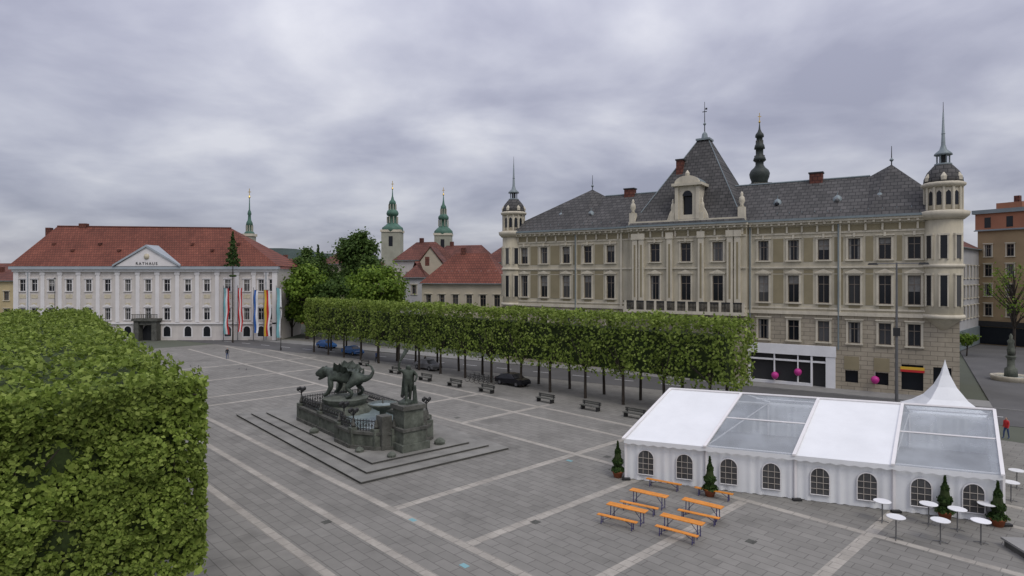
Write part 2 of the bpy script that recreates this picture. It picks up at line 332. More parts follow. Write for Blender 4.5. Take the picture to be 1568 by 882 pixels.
b.tube('gutter',(pl+2.2,-6.5,zr+.05),(pr-2.2,-6.5,zr+.05),.12)
for s in (pl,pr):
    b.tube('finials',(s,-6.5,zp-.1),(s,-6.5,zp+2.2),.07,.03); b.lathe('domes',s,-6.5,[(.05,zp+.3),(.25,zp+.55),(.05,zp+.8)],8)
a0=sL+.4;a1=sR-.3; ct=T(1079,-6)
rings=[(a0-.3,a1+.3,1.5,-12.6,19.85),(a0+.9,a1-.9,.1,-11.6,21.6),(ct-.75,ct+.75,-5.3,-6.7,31.6)]
pts=[]
for (x0,x1,n1,n0,z) in rings: pts+=[(x0,n1,z),(x1,n1,z),(x1,n0,z),(x0,n0,z)]
b.add('roof',pts,[(0,1,5,4),(1,2,6,5),(2,3,7,6),(3,0,4,7),(4,5,9,8),(5,6,10,9),(6,7,11,10),(7,4,8,11),(8,9,10,11)])
b.box('domes',ct-.95,ct+.95,-7,-5,31.6,31.85); b.lathe('domes',ct,-6,[(.5,31.85),(.35,32.6),(.08,32.9)],8); b.tube('finials',(ct,-6,32.8),(ct,-6,37),.07,.03); b.lathe('domes',ct,-6,[(.05,33.7),(.22,33.95),(.05,34.2)],8)
b.box('finials',ct-.3,ct+.3,-6.03,-5.97,35.6,35.7); b.box('finials',ct+.1,ct+.35,-6.03,-5.97,35.9,36.15)
for i in range(4):
    p=pts[4+i]; t=pts[8+i]; b.tube('gutter',p,t,.07,.07,4)
dc=T(1053,1.0); n=1.1
b.box('mouldings',sL,sR,.8,1.3,19.82,20.3)
b.wall('mouldings',dc-1.45,dc+1.45,20.3,24.6,n,[(dc,20.9,23.6,1.25)],depth=.5,frame=None)
b.box('mouldings',dc-1.5,dc-1.45,-2.5,n,20.3,24.6); b.box('mouldings',dc+1.45,dc+1.5,-4,n,20.3,24.6)
b.arch('glass',dc,23.3,24.0,1.2,n+.02)
for d in (-1.35,1.35): b.box('mouldings',dc+d-.22,dc+d+.22,n,n+.25,20.3,24.4); b.box('mouldings',dc+d*1.25-.2,dc+d*1.25+.2,n-.3,n+.1,20.3,22.2)
for d in (-1,1): b.hexa('mouldings',[(dc+d*1.6,n,20.3),(dc+d*2.7,n,20.3),(dc+d*2.4,n,21.1),(dc+d*1.6,n,22.6)],[(dc+d*1.6,n-.4,20.3),(dc+d*2.7,n-.4,20.3),(dc+d*2.4,n-.4,21.1),(dc+d*1.6,n-.4,22.6)])
b.box('mouldings',dc-1.95,dc+1.95,-3,n+.5,24.6,24.95)
ar=[(dc+1.6*math.cos(t),24.95+.95*math.sin(t)) for t in [math.pi*i/10 for i in range(11)]]
b.hexa('mouldings',[(x,n+.35,z) for x,z in ar],[(x,n-.1,z) for x,z in ar]); b.hexa('domes',[(x,n-.1,z) for x,z in ar],[(x,-4.2,z) for x,z in ar])
b.lathe('mouldings',dc,n,[(.25,25.9),(.3,26.2),(.05,26.6)],8)
for s in (sL+.5,T(1030,1),T(1075,1),sR-.5):
    k=1.0 if s in (sL+.5,sR-.5) else .7
    b.box('mouldings',s-.4*k,s+.4*k,.5,1.3,20.3,20.3+1.2*k)
    z=20.3+1.2*k; b.lathe('mouldings',s,.9,[(.32*k,z),(.18*k,z+.3),(.4*k,z+.7),(.30*k,z+1.2),(.14*k,z+1.4),(.2*k,z+1.6),(.04,z+1.9)],10)
def roofpt(s,z):
    f=(z-ze)/(zr-ze); return .6-f*7.1
for u,v_ in ((1190,302),(1282,299),(1347,297),(858,328),(904,325)):
    z=21.9; s=T(u,roofpt(0,z)); n=roofpt(s,z)
    b.lathe('domes',s,n-.3,[(.5,z-.5),(.52,z+.1),(.4,z+.5),(.1,z+.7)],10); b.lathe('glass',s,n+.16,[(.02,z-.35),(.26,z-.1),(.26,z+.12),(.02,z+.35)],8); b.tube('domes',(s,n-.3,z+.7),(s,n-.3,z+1.1),.05)
for u in (1252,1315,1378,880,927,835):
    z=21.3; s=T(u,roofpt(0,z)); n=roofpt(s,z); b.hexa('skylights',[(s-.4,n+.1,z-.35),(s+.4,n+.1,z-.35),(s+.4,n-.85,z+.35),(s-.4,n-.85,z+.35)],[(s-.4,n+.25,z-.25),(s+.4,n+.25,z-.25),(s+.4,n-.7,z+.45),(s-.4,n-.7,z+.45)])
b.mats['skylights']='rtrim'
for k in range(40):
    s=1.5+k*(L-3)/40
    if not sL-1<s<sR+1: z=20.5; n=roofpt(s,z); b.box('gutter',s-.03,s+.03,n,n+.15,z,z+.2)
for u,w,z0,z1,n in ((1250,1.5,24.4,25.9,-6.4),(1042,.9,24,28.7,-3.2),(965,1.5,24.4,25.8,-6.4)):
    s=T(u,n); b.box('chimneys',s-w/2,s+w/2,n-.5,n+.5,z0,z1); b.box('finials',s-w/2-.1,s+w/2+.1,n-.6,n+.6,z1,z1+.18)
b.box('mouldings',sL-.3,sR+.1,.8,2.4,8.2,8.6)
for i in range(12): s=sL+i*(sR-sL)/11; b.box('mouldings',s-.15,s+.15,2.15,2.4,8.6,9.8)
b.box('balcony_railing',sL-.3,sR+.1,2.2,2.35,9.6,9.8)
for i in range(90): s=sL-.2+i*(sR-sL+.3)/90; b.box('balcony_railing',s,s+.12,2.24,2.31,8.6,9.6)
def turret(s,n):
    b.lathe('walls',s,n,[(.3,7.0),(1.0,7.8),(1.75,8.6),(1.75,19.2)],16); b.lathe('mouldings',s,n,[(1.9,8.5),(2.0,8.7),(1.9,8.95)],16); b.lathe('mouldings',s,n,[(1.85,13.9),(1.95,14.1),(1.85,14.3)],16)
    b.lathe('mouldings',s,n,[(1.85,19.0),(2.3,19.4),(2.4,19.8),(1.9,19.95)],16)
    b.lathe('mouldings',s,n,[(1.6,19.9),(1.6,22.5)],12); b.lathe('mouldings',s,n,[(1.75,22.4),(2.0,22.6),(2.05,22.8),(1.8,22.95)],16)
    for i in range(12):
        t=math.pi*2*(i+.5)/12; c,sn=math.cos(t),math.sin(t)
        def q_(w,z,r): return (s+r*c-w*sn,n+r*sn+w*c,z)
        b.poly('glass',[q_(-.22,20.5,1.60),q_(.22,20.5,1.60),q_(.22,21.8,1.60),q_(0,22.05,1.60),q_(-.22,21.8,1.60)])
        t=math.pi*2*i/12; b.tube('mouldings',(s+1.66*math.cos(t),n+1.66*math.sin(t),20),(s+1.66*math.cos(t),n+1.66*math.sin(t),22.4),.13)
    b.lathe('roof',s,n,[(1.8,22.9),(1.75,23.4),(1.45,24.1),(.95,24.7),(.75,24.9)],12)
    for i in range(6):
        t=math.pi*2*(i+.5)/6; b.lathe('mouldings',s+1.55*math.cos(t),n+1.55*math.sin(t),[(.3,23.1),(.32,23.5),(.05,23.9)],8)
        t=math.pi*2*i/6; b.tube('domes',(s+.55*math.cos(t),n+.55*math.sin(t),24.8),(s+.55*math.cos(t),n+.55*math.sin(t),26),.08)
    b.lathe('domes',s,n,[(.8,24.8),(.8,25)],12); b.lathe('domes',s,n,[(.85,25.9),(.8,26.1),(.35,26.5),(.2,27),(.06,30.5)],10); b.lathe('domes',s,n,[(.05,28),(.2,28.2),(.05,28.4)],8); b.tube('finials',(s,n,30.3),(s,n,31.6),.04,.02); b.lathe('finials',s,n,[(.3,24.9),(.3,25.9)],8)
    for z0,z1 in rows:
        for t in (math.radians(45),math.radians(90),math.radians(135)):
            c,sn=math.cos(t),math.sin(t)
            def q_(w,z,r): return (s+r*c-w*sn,n+r*sn+w*c,z)
            b.poly('glass',[q_(-.3,z0,1.785),q_(.3,z0,1.785),q_(.3,z1,1.785),q_(-.3,z1,1.785)])
            for w in (-.44,.30): b.hexa('mouldings',[q_(w,z0-.1,1.65),q_(w+.14,z0-.1,1.65),q_(w+.14,z0-.1,1.86),q_(w,z0-.1,1.86)],[q_(w,z1,1.65),q_(w+.14,z1,1.65),q_(w+.14,z1,1.86),q_(w,z1,1.86)])
            b.hexa('mouldings',[q_(-.5,z1,1.65),q_(.5,z1,1.65),q_(.5,z1,1.9),q_(-.5,z1,1.9)],[q_(-.5,z1+.2,1.65),q_(.5,z1+.2,1.65),q_(.5,z1+.2,1.9),q_(-.5,z1+.2,1.9)])
turret(L-1.4,-.5); turret(1.4,-.9)
for s in (sR+.3,T(1284),T(882)): b.tube('gutter',(s,.2,4.6),(s,.2,19.5),.09)
b.finish()
for u,v_ in ((1187,575),(1222,570),(1340,582)):
    s=T(u,.3); p=P0+EX*s+EN*.42; z=ZA(v_,p.y); bl=Bld('pink_balloon',(p.x,p.y),(1,0),{'envelope':'pink','string':'white'})
    bl.lathe('envelope',0,0,[(.02,z-.45),(.25,z-.35),(.4,z-.1),(.43,z+.1),(.35,z+.3),(.18,z+.42),(.02,z+.46)],12); bl.tube('string',(0,0,z+.44),(0,.0,z+1.0),.012); bl.finish()
# ------------------------------------------------------------ town hall
Yr=126.; X0=XA(22,Yr); X1=XA(425,Yr)
b=Bld('town_hall',(X0,Yr),(1,0),{'walls':'rwall','pilasters':'rtrim','ornaments':'rpanel','roof':'redroof','frames':'rtrim','cornice':'bluegrey','portal':'darkstone','chimneys':'redroof2','hatches':'redroof2'})
W=X1-X0; cs=[XA(u,Yr)-X0 for u in (35,53,79,106,136,165,196,227,256,288,317,349,378,400,417)]
b.wall('walls',0,W,0,14.3,0,[(c,10.0,12.3,1.15) for c in cs]+[(c,4.2,6.5,1.15) for c in cs],surround='pilasters',sw=.2,depth=.2,frame=None)
for i,c in enumerate(cs):
    for z0,z1 in ((10,12.3),(4.2,6.5)): b.box('frames',c-.03,c+.03,-.19,-.15,z0,z1); b.box('frames',c-.57,c+.57,-.19,-.16,z0+1.5,z0+1.57)
    b.box('ornaments',c-.65,c+.65,0,.06,8.5,9.3); b.box('ornaments',c-.5,c+.5,0,.05,7.1,7.6)
    b.poly('pilasters',[(c-.95,.2,6.9),(c+.95,.2,6.9),(c,.2,7.35)])
    if i!=7:
        b.arch('pilasters',c,.6,3.1,1.9,.04); b.arch('glass',c,.8,2.85,1.35,.06)
for i in range(len(cs)-1):
    m=(cs[i]+cs[i+1])/2; b.box('pilasters',m-.38,m+.38,0,.22,3.7,13.3); b.box('pilasters',m-.5,m+.5,0,.3,13.3,13.9)
for s in (.5,W-.5): b.box('pilasters',s-.5,s+.5,0,.3,0,14)
b.box('pilasters',-.1,W+.1,0,.3,3.3,3.6); b.box('pilasters',-.2,W+.2,-.1,.5,13.9,14.4); b.box('cornice',-.5,W+.5,-.1,.95,14.4,15.0)
b.poly('walls',[(0,0,0),(0,-14,0),(0,-14,14.5),(0,0,14.5)]); b.poly('walls',[(W,0,0),(W,-14,0),(W,-14,14.5),(W,0,14.5)]); b.poly('walls',[(0,-14,0),(W,-14,0),(W,-14,14.5),(0,-14,14.5)])
r0=XA(88,133)-X0; r1=XA(354,133)-X0
b.add('roof',[(-.6,1.0,15.02),(W+.6,1.0,15.02),(W+.6,-15,15.02),(-.6,-15,15.02),(r0,-7,23.7),(r1,-7,23.3)],[(0,1,5,4),(1,2,5),(2,3,4,5),(3,0,4)])
b.tube('chimneys',(r0,-7,23.75),(r1,-7,23.35),.16)
for k in range(9):
    s=r0+2+k*4.8; z=18.2 if k%2 else 19.6; n=1-(z-15)/8.6*8
    if abs(s-(XA(229,Yr)-X0))>5: b.box('hatches',s-.3,s+.3,n-.6,n+.25,z-.1,z+.35)
pc=XA(229,Yr)-X0; pw=6.3
b.hexa('pilasters',[(pc-pw,1.0,15.05),(pc+pw,1.0,15.05),(pc,1.0,18.9)],[(pc-pw,-4,15.05),(pc+pw,-4,15.05),(pc,-4,18.9)])
for sg in (-1,1): b.hexa('cornice',[(pc+sg*(pw+.5),1.3,14.95),(pc+sg*(pw+.5),1.3,15.3),(pc,1.3,19.35),(pc,1.3,18.9)],[(pc+sg*(pw+.5),-4.5,14.95),(pc+sg*(pw+.5),-4.5,15.3),(pc,-4.5,19.35),(pc,-4.5,18.9)])
b.lathe('ornaments',pc,.75,[(.0,16.4),(.5,16.5),(.65,17.0),(.45,17.5),(0,17.6)],10)
b.box('portal',pc-2.3,pc-1.3,0,1.6,0,4.0); b.box('portal',pc+1.3,pc+2.3,0,1.6,0,4.0); b.box('portal',pc-2.6,pc+2.6,0,1.9,4.0,4.5); b.box('portal',pc-1.3,pc+1.3,0,1.4,3.2,4.0); b.arch('glass',pc,0,3.2,2.6,.1)
for i in range(14): b.box('portal',pc-2.5+i*.38,pc-2.4+i*.38,1.7,1.8,4.5,5.3)
b.box('portal',pc-2.6,pc+2.6,1.7,1.85,5.3,5.4)
for u,w in ((128,1.6),(75,1.0)): s=XA(u,133)-X0; b.box('chimneys',s-w/2,s+w/2,-7.6,-6.6,21.5,24.3 if u>100 else 23.4)
for u in (36,400): s=XA(u,Yr)-X0; b.tube('cornice',(s+1.1,.35,0),(s+1.1,.35,14.3),.09)
e=b.finish()
tx=bpy.data.curves.new('lettering','FONT'); tx.body='RATHAUS'; tx.size=.8; tx.extrude=.03; tx.align_x='CENTER'; tx.space_character=1.35; tx.materials.append(M['dark'])
to=bpy.data.objects.new('lettering',tx); scene.collection.objects.link(to); to.location=(X0+pc,Yr-1.04,15.3); to.rotation_euler=(math.pi/2,0,0); adopt(to,e)
# ------------------------------------------------------------ background houses
def house(name,u0,Y0,u1,Y1,depth,ze,zr,wall,roof,hip=0.,rows=(),wsp=3.,gable=False,zb=0.,fr='frame'):
    a=Vector((XA(u0,Y0),Y0)); c=Vector((XA(u1,Y1),Y1)); ex=(c-a); L_=ex.length
    h=Bld(name,a,ex,{'walls':wall,'roof':roof,'frames':fr,'trim':'trim','gutter':'zinc','chimneys':'redroof2'})
    n=max(1,int(L_/wsp)); holes=[((i+.5)*L_/n,z0,z1,1.15) for i in range(n) for z0,z1 in rows]
    h.wall('walls',0,L_,zb,ze,0,holes,depth=.18,surround='trim',sw=.15)
    for s in (0,L_): h.poly('walls',[(s,0,zb),(s,-depth,zb),(s,-depth,ze),(s,0,ze)])
    h.poly('walls',[(0,-depth,zb),(L_,-depth,zb),(L_,-depth,ze),(0,-depth,ze)])
    if gable:
        m=L_/2; h.poly('walls',[(0,0,ze),(L_,0,ze),(m,0,zr)]); h.hexa('roof',[(-.4,.3,ze-.1),(m,.3,zr+.1),(m,.3,zr+.35),(-.4,.3,ze+.15)],[(-.4,-depth,ze-.1),(m,-depth,zr+.1),(m,-depth,zr+.35),(-.4,-depth,ze+.15)]); h.hexa('roof',[(L_+.4,.3,ze-.1),(m,.3,zr+.1),(m,.3,zr+.35),(L_+.4,.3,ze+.15)],[(L_+.4,-depth,ze-.1),(m,-depth,zr+.1),(m,-depth,zr+.35),(L_+.4,-depth,ze+.15)])
    else:
        d=depth/2; h.add('roof',[(-.4,.5,ze),(L_+.4,.5,ze),(L_+.4,-depth-.5,ze),(-.4,-depth-.5,ze),(hip,-d,zr),(L_-hip,-d,zr)],[(0,1,5,4),(1,2,5),(2,3,4,5),(3,0,4)])
        h.box('gutter',-.4,L_+.4,.45,.6,ze-.12,ze+.04)
        s=hip+1.2; h.box('chimneys',s,s+.9,-d-.5,-d+.4,zr-1,zr+1.1)
    return h,L_
h,l=house('long_red_roof_house',646,122,772,118,12,ZA(434,121),ZA(388,127),'pwall','redroof',hip=5,rows=[(7.2,9.4),(3.5,5.7)],wsp=2.4)
for i in range(8):
    s=4+i*1.5; z=ZA(418,123); h.box('skylights',s-.25,s+.25,-2.9,-2.1,z-.2,z+.4)
h.mats['skylights']='rtrim'; h.finish()
h,l=house('chapel_house',630,150,688,150,16,ZA(418,150),ZA(379,150),'pwall','redroof2',gable=True,rows=[(8,10)],wsp=4); h.finish()
h,l=house('red_roof_house',604,165,664,160,12,ZA(398,160),ZA(370,166),'rwall','redroof2',hip=3,rows=[(12,14)]); h.finish()
h,l=house('old_town_house',660,175,735,170,12,ZA(396,172),ZA(375,176),'owall','redroof2',hip=2,rows=[(12,14)]); h.finish()
h,l=house('dark_roof_house',735,150,790,142,10,ZA(402,145),ZA(376,150),'pwall','redroof2',hip=3,rows=[(10,12)]); h.finish()
h,l=house('small_grey_house',618,140,650,140,10,ZA(425,140),ZA(400,142),'gwall','redroof2',hip=3,rows=[(9,11)]); h.finish()
h,l=house('corner_shop_house',488,165,545,160,12,ZA(404,160),ZA(385,166),'pwall','redroof2',hip=2,rows=[(12,14),(8,10)]); h.finish()
h,l=house('pink_town_house',392,170,440,165,12,ZA(414,165),ZA(396,172),'orwall','redroof2',hip=3,rows=[(8,10)]); h.finish()
h,l=house('distant_town_house',-60,170,20,165,12,ZA(424,165),ZA(403,172),'owall','redroof2',hip=3,rows=[(8,10),(4,6)]); h.finish()
h,l=house('yellow_corner_house',-50,142,22,142,10,ZA(430,142),ZA(416,147),'ywall','redroof2',hip=2,rows=[(7.5,9.5),(3.5,5.5)]); h.finish()
h,l=house('ochre_apartment_house',1497,118,1640,106,14,ZA(352,115),ZA(310,120),'owall','zinc',hip=2,rows=[(5.6+3.7*i,7.8+3.7*i) for i in range(4)],wsp=3.3)
h.box('upper_storey',-.3,l,-.6,.25,ZA(352,115),ZA(326,115)); h.mats['upper_storey']='orwall'
n=int(l/3.3)
for i in range(n): s=(i+.5)*l/n; h.box('glass',s-.5,s+.5,.2,.29,ZA(348,115),ZA(332,115))
h.box('gutter',-.7,l,-.5,.7,ZA(326,115),ZA(320,115)); h.box('shopfront',0,l,0,.3,3.6,4.6); h.mats['shopfront']='dark'; h.box('glass',.4,l,.0,.1,.3,3.5)
h.box('dormers',3,7,-3,.0,ZA(320,115),ZA(311,115)); h.mats['dormers']='orwall'; h.finish()
h,l=house('pale_street_house',1462,104,1499,118,12,ZA(378,106),ZA(345,110),'gwall','redroof2',hip=2,rows=[(5.5+3.6*i,7.6+3.6*i) for i in range(3)],wsp=2.6); h.box('shopfront',0,l,0,.2,.3,3.6); h.mats['shopfront']='zinc'; h.finish()
# ------------------------------------------------------------ towers
def tower(name,u,Y,secs,wall='twall',roof='copper',vb=400,r=3.):
    k=Y/F; t=Bld(name,(XA(u,Y),Y),(1,0),{'walls':wall,'roof':roof,'tip':'gold'})
    zz=lambda v:ZA(v,Y)
    t.box('walls',-r,r,-r,r,0,zz(vb)); t.box('trim',-r-.3,r+.3,-r-.3,r+.3,zz(vb),zz(vb)+.8)
    t.mats['trim']='trim' if wall!='darkstone' else 'darkstone'
    t.box('glass',-.7,.7,r,r+.05,zz(vb)-5,zz(vb)-1.5)
    t.lathe('roof',0,0,[(w*k/2,zz(v)) for w,v in secs],12)
    vt=secs[-1][1]; t.lathe('tip',0,0,[(.05,zz(vt)-.3),(.35,zz(vt)+.2),(.05,zz(vt)+.9)],8); t.tube('tip',(0,0,zz(vt)),(0,0,zz(vt)+3),.1); t.box('tip',-.5,.5,-.05,.05,zz(vt)+1.8,zz(vt)+2.0)
    for v,w in t_lant:
        for i in range(8):
            a=2*math.pi*(i+.5)/8; rr=w*k/2*1.0; h_=5*k
            t.tube('walls',(rr*math.cos(a),rr*math.sin(a),zz(v)-h_),(rr*math.cos(a),rr*math.sin(a),zz(v)+h_),.2)
    t.finish()
t_lant=[(337,16),(318,11)]
tower('green_onion_tower',601,220,[(31,356),(33,353),(32,349),(24,346),(17,343),(13,341),(13,331),(17,330),(19,327),(16,323),(10,321),(8,320),(8,314),(11,313),(10,309),(5,306),(2,300),(1,290)],vb=356,r=3.3)
t_lant=[(342,15),(325,9)]
tower('green_onion_tower',679,235,[(26,361),(29,358),(28,354),(20,350),(13,347),(11,346),(11,337),(16,336),(16,332),(11,329),(7,327),(7,321),(9,320),(8,316),(4,313),(2,307),(1,299)],vb=361,r=3.1)
t_lant=[(350,9)]
tower('slender_church_tower',382,200,[(14,362),(16,360),(14,356),(9,354),(7,353),(7,346),(10,345),(9,341),(5,337),(4,330),(6,328),(5,325),(2,321),(1,303)],vb=362,r=1.5)
t_lant=[(243,13),(220,9)]
tower('parish_church_tower',1163,190,[(24,285),(24,277),(28,272),(30,266),(26,261),(17,257),(12,253),(12,247),(19,246),(17,242),(12,238),(11,236),(11,229),(16,228),(14,223),(10,219),(9,217),(9,211),(13,210),(12,206),(6,202),(3,198),(1,188)],roof='darkcopper',wall='darkstone',vb=285,r=2.4)
hl=Bld('hills',(0,0)); pts=[];fc=[]; Yh=2500; n=120
for i in range(n+1):
    u=-500+i*2600/n; hgt=ZA(396+9*math.sin(u*.009+1.0)+5*noise.noise((u*.02,0,0))-(8*math.exp(-((u-425)/60)**2)),Yh)
    pts+= [(XA(u,Yh),-(Yh-400),0),(XA(u,Yh),-Yh,hgt*1.0),(XA(u,Yh),-(Yh+600),0)]
for i in range(n): k=3*i; fc+=[(k,k+3,k+4,k+1),(k+1,k+4,k+5,k+2)]
hl.add('hill',pts,fc,smooth=True); hl.finish()
# ------------------------------------------------------------ pleached hedge rows
def hedge(name,O,ea,L_,W_,z0,z1,sp,dens,size,seed=0,core=.75,mean=.22,gap=-.28,topgroove=.45):
    O=Vector(O); h=Bld(name,O,ea,{'trunks':'bark','shade_core':'core'})
    ea=h.ex; eb=h.en
    P=[];N=[]
    def pt(l,w,z,nrm):
        g_=abs(math.sin(math.pi*l/sp))**.5; d=(1-g_)*.55
        p=Vector((l*.35,w*.35+seed,z*.35)); nz=noise.noise(p)*.5+noise.noise(p*3)*.22
        ins=d-nz+random.expovariate(1/mean)
        gz=noise.noise(Vector((l*.8+9,w*.8,z*.8)))
        if gz<gap and random.random()<.7: return
        a=l;b_=w;c=z
        if nrm=='f': b_=w-ins
        if nrm=='k': b_=w+ins
        if nrm=='t': c=z-ins*.8-(topgroove*(1-abs(math.sin(math.pi*w/(W_/2)))**.5))
        if nrm=='a': a=l+ins
        if nrm=='e': a=l-ins
        q=O+ea*a+eb*b_; P.append((q.x,q.y,c))
        N.append({'f':(eb.x,eb.y,.4),'k':(-eb.x,-eb.y,.3),'t':(0,0,1),'a':(-ea.x,-ea.y,.4),'e':(ea.x,ea.y,.4)}[nrm])
    H=z1-z0
    def zb(): return z0+H*random.random()+random.gauss(0,.14)
    for nrm,area,f in (('f',L_*H,lambda:(random.random()*L_,0,zb())),('k',L_*H*.5,lambda:(random.random()*L_,-W_,zb())),('t',L_*W_*.9,lambda:(random.random()*L_,-W_*random.random(),z1)),('a',W_*H*1.6,lambda:(0,-W_*random.random(),zb())),('e',W_*H,lambda:(L_,-W_*random.random(),zb()))):
        for i in range(int(area*dens)): pt(*f(),nrm)
    ins=core
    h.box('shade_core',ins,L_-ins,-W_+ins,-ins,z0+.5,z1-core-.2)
    n=int(round(L_/sp))
    for i in range(n):
        for w in (-W_*.18,-W_*.82):
            l=(i+.5)*L_/n+random.uniform(-.2,.2); x=l+random.uniform(-.15,.15)
            h.tube('trunks',(l,w,0),(x,w,z0+1.2),.17,.12,7)
            for k in range(6):
                a=random.uniform(0,6.28); h.tube('trunks',(x,w,z0+random.uniform(-.3,.6)),(x+1.9*math.cos(a),w+1.3*math.sin(a),z0+random.uniform(1.5,4)),.07,.03,4)
    for k in range(int(L_*1.2)):
        l=random.random()*L_; z=random.uniform(z0+.5,z1-.5); h.tube('trunks',(l,-.45,z),(l+random.uniform(-1,1),-.3,z+random.uniform(-.2,1.)),.035,.02,4)
        if k%4==0: w=-.8-random.random()*(W_-1.6); h.tube('trunks',(.6,w,z),(.35,w+random.uniform(-1,1)*.7,z+random.uniform(-.2,1)),.035,.02,4)
    e=h.finish(); lo=leafmesh('leaves',P,N,size,M['leaf']); adopt(lo,e); return e
R0=Vector((-34.9,105.6)); R1=Vector((19.9,53.2)); dd=(R1-R0).normalized()
R0=R0-dd*1.5; R1=R1-dd*.9
hedge('pleached_tree_row',R0,R1-R0,(R1-R0).length,5.0,2.9,9.25,4.9,32,.31,seed=3,core=1.5,mean=.42,gap=-.20)
N0=Vector((-11.0,22.6)); ea=Vector((-.61,.79)).normalized()
hedge('clipped_tree_block',N0,ea,66,9.0,2.3,9.2,4.6,38,.26,seed=11,topgroove=.9)
P=[];N=[]; en=Vector((ea.y,-ea.x))
for i in range(32000):
    w=-random.random()*9; z=random.uniform(2.1,9.3)
    p=Vector((w*.5,z*.5,4)); g_=abs(math.sin(math.pi*w/4.5))**.6
    ins=(1-g_)*.6-noise.noise(p)*.6-noise.noise(p*3)*.4+random.expovariate(1/.32)
    if noise.noise(Vector((w*1.1,z*1.1,7)))<-.17 and random.random()<.8: continue
    q_=N0+ea*ins+en*w; P.append((q_.x,q_.y,z+noise.noise(Vector((w,ins,2)))*.25)); N.append((-ea.x,-ea.y,.5))
lo=leafmesh('near_leaves',P,N,.155,M['leaf'],jit=.5); adopt(lo,bpy.data.objects['clipped_tree_block'])
# ------------------------------------------------------------ free trees
def tree(name,u,Y,zt,zb,wd,m,n_cl=60,lf=150,size=.5,trunk=.35,shape='round'):
    x=XA(u,Y); t=Bld(name,(x,Y),(1,0),{'trunk':'bark'}); P=[];N=[]
    zc=(zt+zb)/2; hz=(zt-zb)/2; R=wd/2
    t.tube('trunk',(0,0,0),(.2,0,zb+hz*.4),trunk,trunk*.6,8); t.tube('trunk',(.2,0,zb+hz*.4),(0,0,zt-hz*.4),trunk*.6,.08,7)
    for i in range(n_cl):
        d=Vector((random.gauss(0,1),random.gauss(0,1),random.gauss(0,1))).normalized()*random.uniform(.35,1)**.6
        zn=d.z; sh=1. if shape=='round' else (1.0-.45*max(0,zn))
        c=Vector((d.x*R*.85*sh,d.y*R*.85*sh,zc+zn*hz*.88)); cr=R*random.uniform(.16,.30)
        t.tube('trunk',(.1,0,max(zb*.8,c.z-hz*.7)),(c.x,-c.y,c.z),.12,.03,4)
        for k in range(lf):
            v=Vector((random.gauss(0,1),random.gauss(0,1),random.gauss(0,.8))); v=v*(cr*.62)
            P.append((x+c.x+v.x,Y+c.y+v.y,c.z+v.z)); N.append(((c.x+v.x)/R,(c.y+v.y)/R,(c.z+v.z-zc)/hz+.4))
    e=t.finish(); adopt(leafmesh('leaves',P,N,size,m),e)
tree('chestnut_tree',577,116,ZA(402,116),4.5,11.5,M['leafm'],60,190,.55)
tree('tall_linden_tree',551,138,ZA(340,138),6,12,M['leafd'],90,200,.55,shape='cone')
tree('broadleaf_tree',482,140,ZA(385,140),4,12,M['leafd'],60,170,.6)
tree('broadleaf_tree',470,128,ZA(402,128),3,10,M['leafm'],50,150,.55)
tree('broadleaf_tree',446,134,ZA(418,134),2,9,M['leafd'],40,150,.55)
tree('broadleaf_tree',515,126,ZA(420,126),3,10,M['leafd'],45,160,.55)
tree('broadleaf_tree',470,150,ZA(376,150),6,8,M['leafd'],45,140,.6,shape='cone')
tree('bare_street_tree',1552,96,ZA(395,96),6,8.5,M['leafm'],34,22,.35,trunk=.25)
tree('street_tree',1480,100,ZA(512,100),2.0,3.5,M['leafm'],20,70,.3,trunk=.12)
def conifer(name,x,y,z0,z1,r,size,n,m=None,layers=12):
    P=[];N=[]
    for i in range(n):
        f=random.random()**.6; h_=1-f
        rr=r*max(f,.03)*(.75+.25*math.cos((f*layers%1)*2*math.pi)); a=random.uniform(0,6.28); q=rr*random.uniform(.45,1.1)
        P.append((x+q*math.cos(a),y+q*math.sin(a),z0+(z1-z0)*h_-q*.12)); N.append((math.cos(a),math.sin(a),.4))
    return leafmesh('needles',P,N,size,m or M['needle'],1.2)
xs=XA(487,170); e=Bld('spruce_tree',(xs,170),(1,0),{'trunk':'bark'}); e.tube('trunk',(0,0,0),(0,0,ZA(380,170)),.3,.05); e=e.finish(); adopt(conifer('n',xs,170,8,ZA(375,170),2.6,.7,1800),e)
Ym=121.; xm=XA(356.5,Ym); e=Bld('maypole',(xm,Ym),(1,0),{'pole':'bark','wreath':'needle'}); e.tube('pole',(0,0,0),(0,0,ZA(362,Ym)),.16,.05,8); e.lathe('wreath',0,0,[(.5,ZA(424,Ym)),(.75,ZA(424,Ym)+.2),(.5,ZA(424,Ym)+.4)],12); e=e.finish(); adopt(conifer('n',xm,Ym,ZA(406,Ym),ZA(354,Ym),1.9,.42,850,layers=6),e)
for u,v in ((946,731),(1087,760),(1447,795),(1528,806)):
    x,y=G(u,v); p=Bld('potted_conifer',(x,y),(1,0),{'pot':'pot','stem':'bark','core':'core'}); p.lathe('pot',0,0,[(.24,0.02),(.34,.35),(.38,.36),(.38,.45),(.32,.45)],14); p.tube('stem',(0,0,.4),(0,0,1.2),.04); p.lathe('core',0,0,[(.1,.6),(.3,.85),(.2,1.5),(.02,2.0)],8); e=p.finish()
    adopt(conifer('n',x,y,.5,2.35,.50,.13,2600,layers=3,m=M['needle']),e)
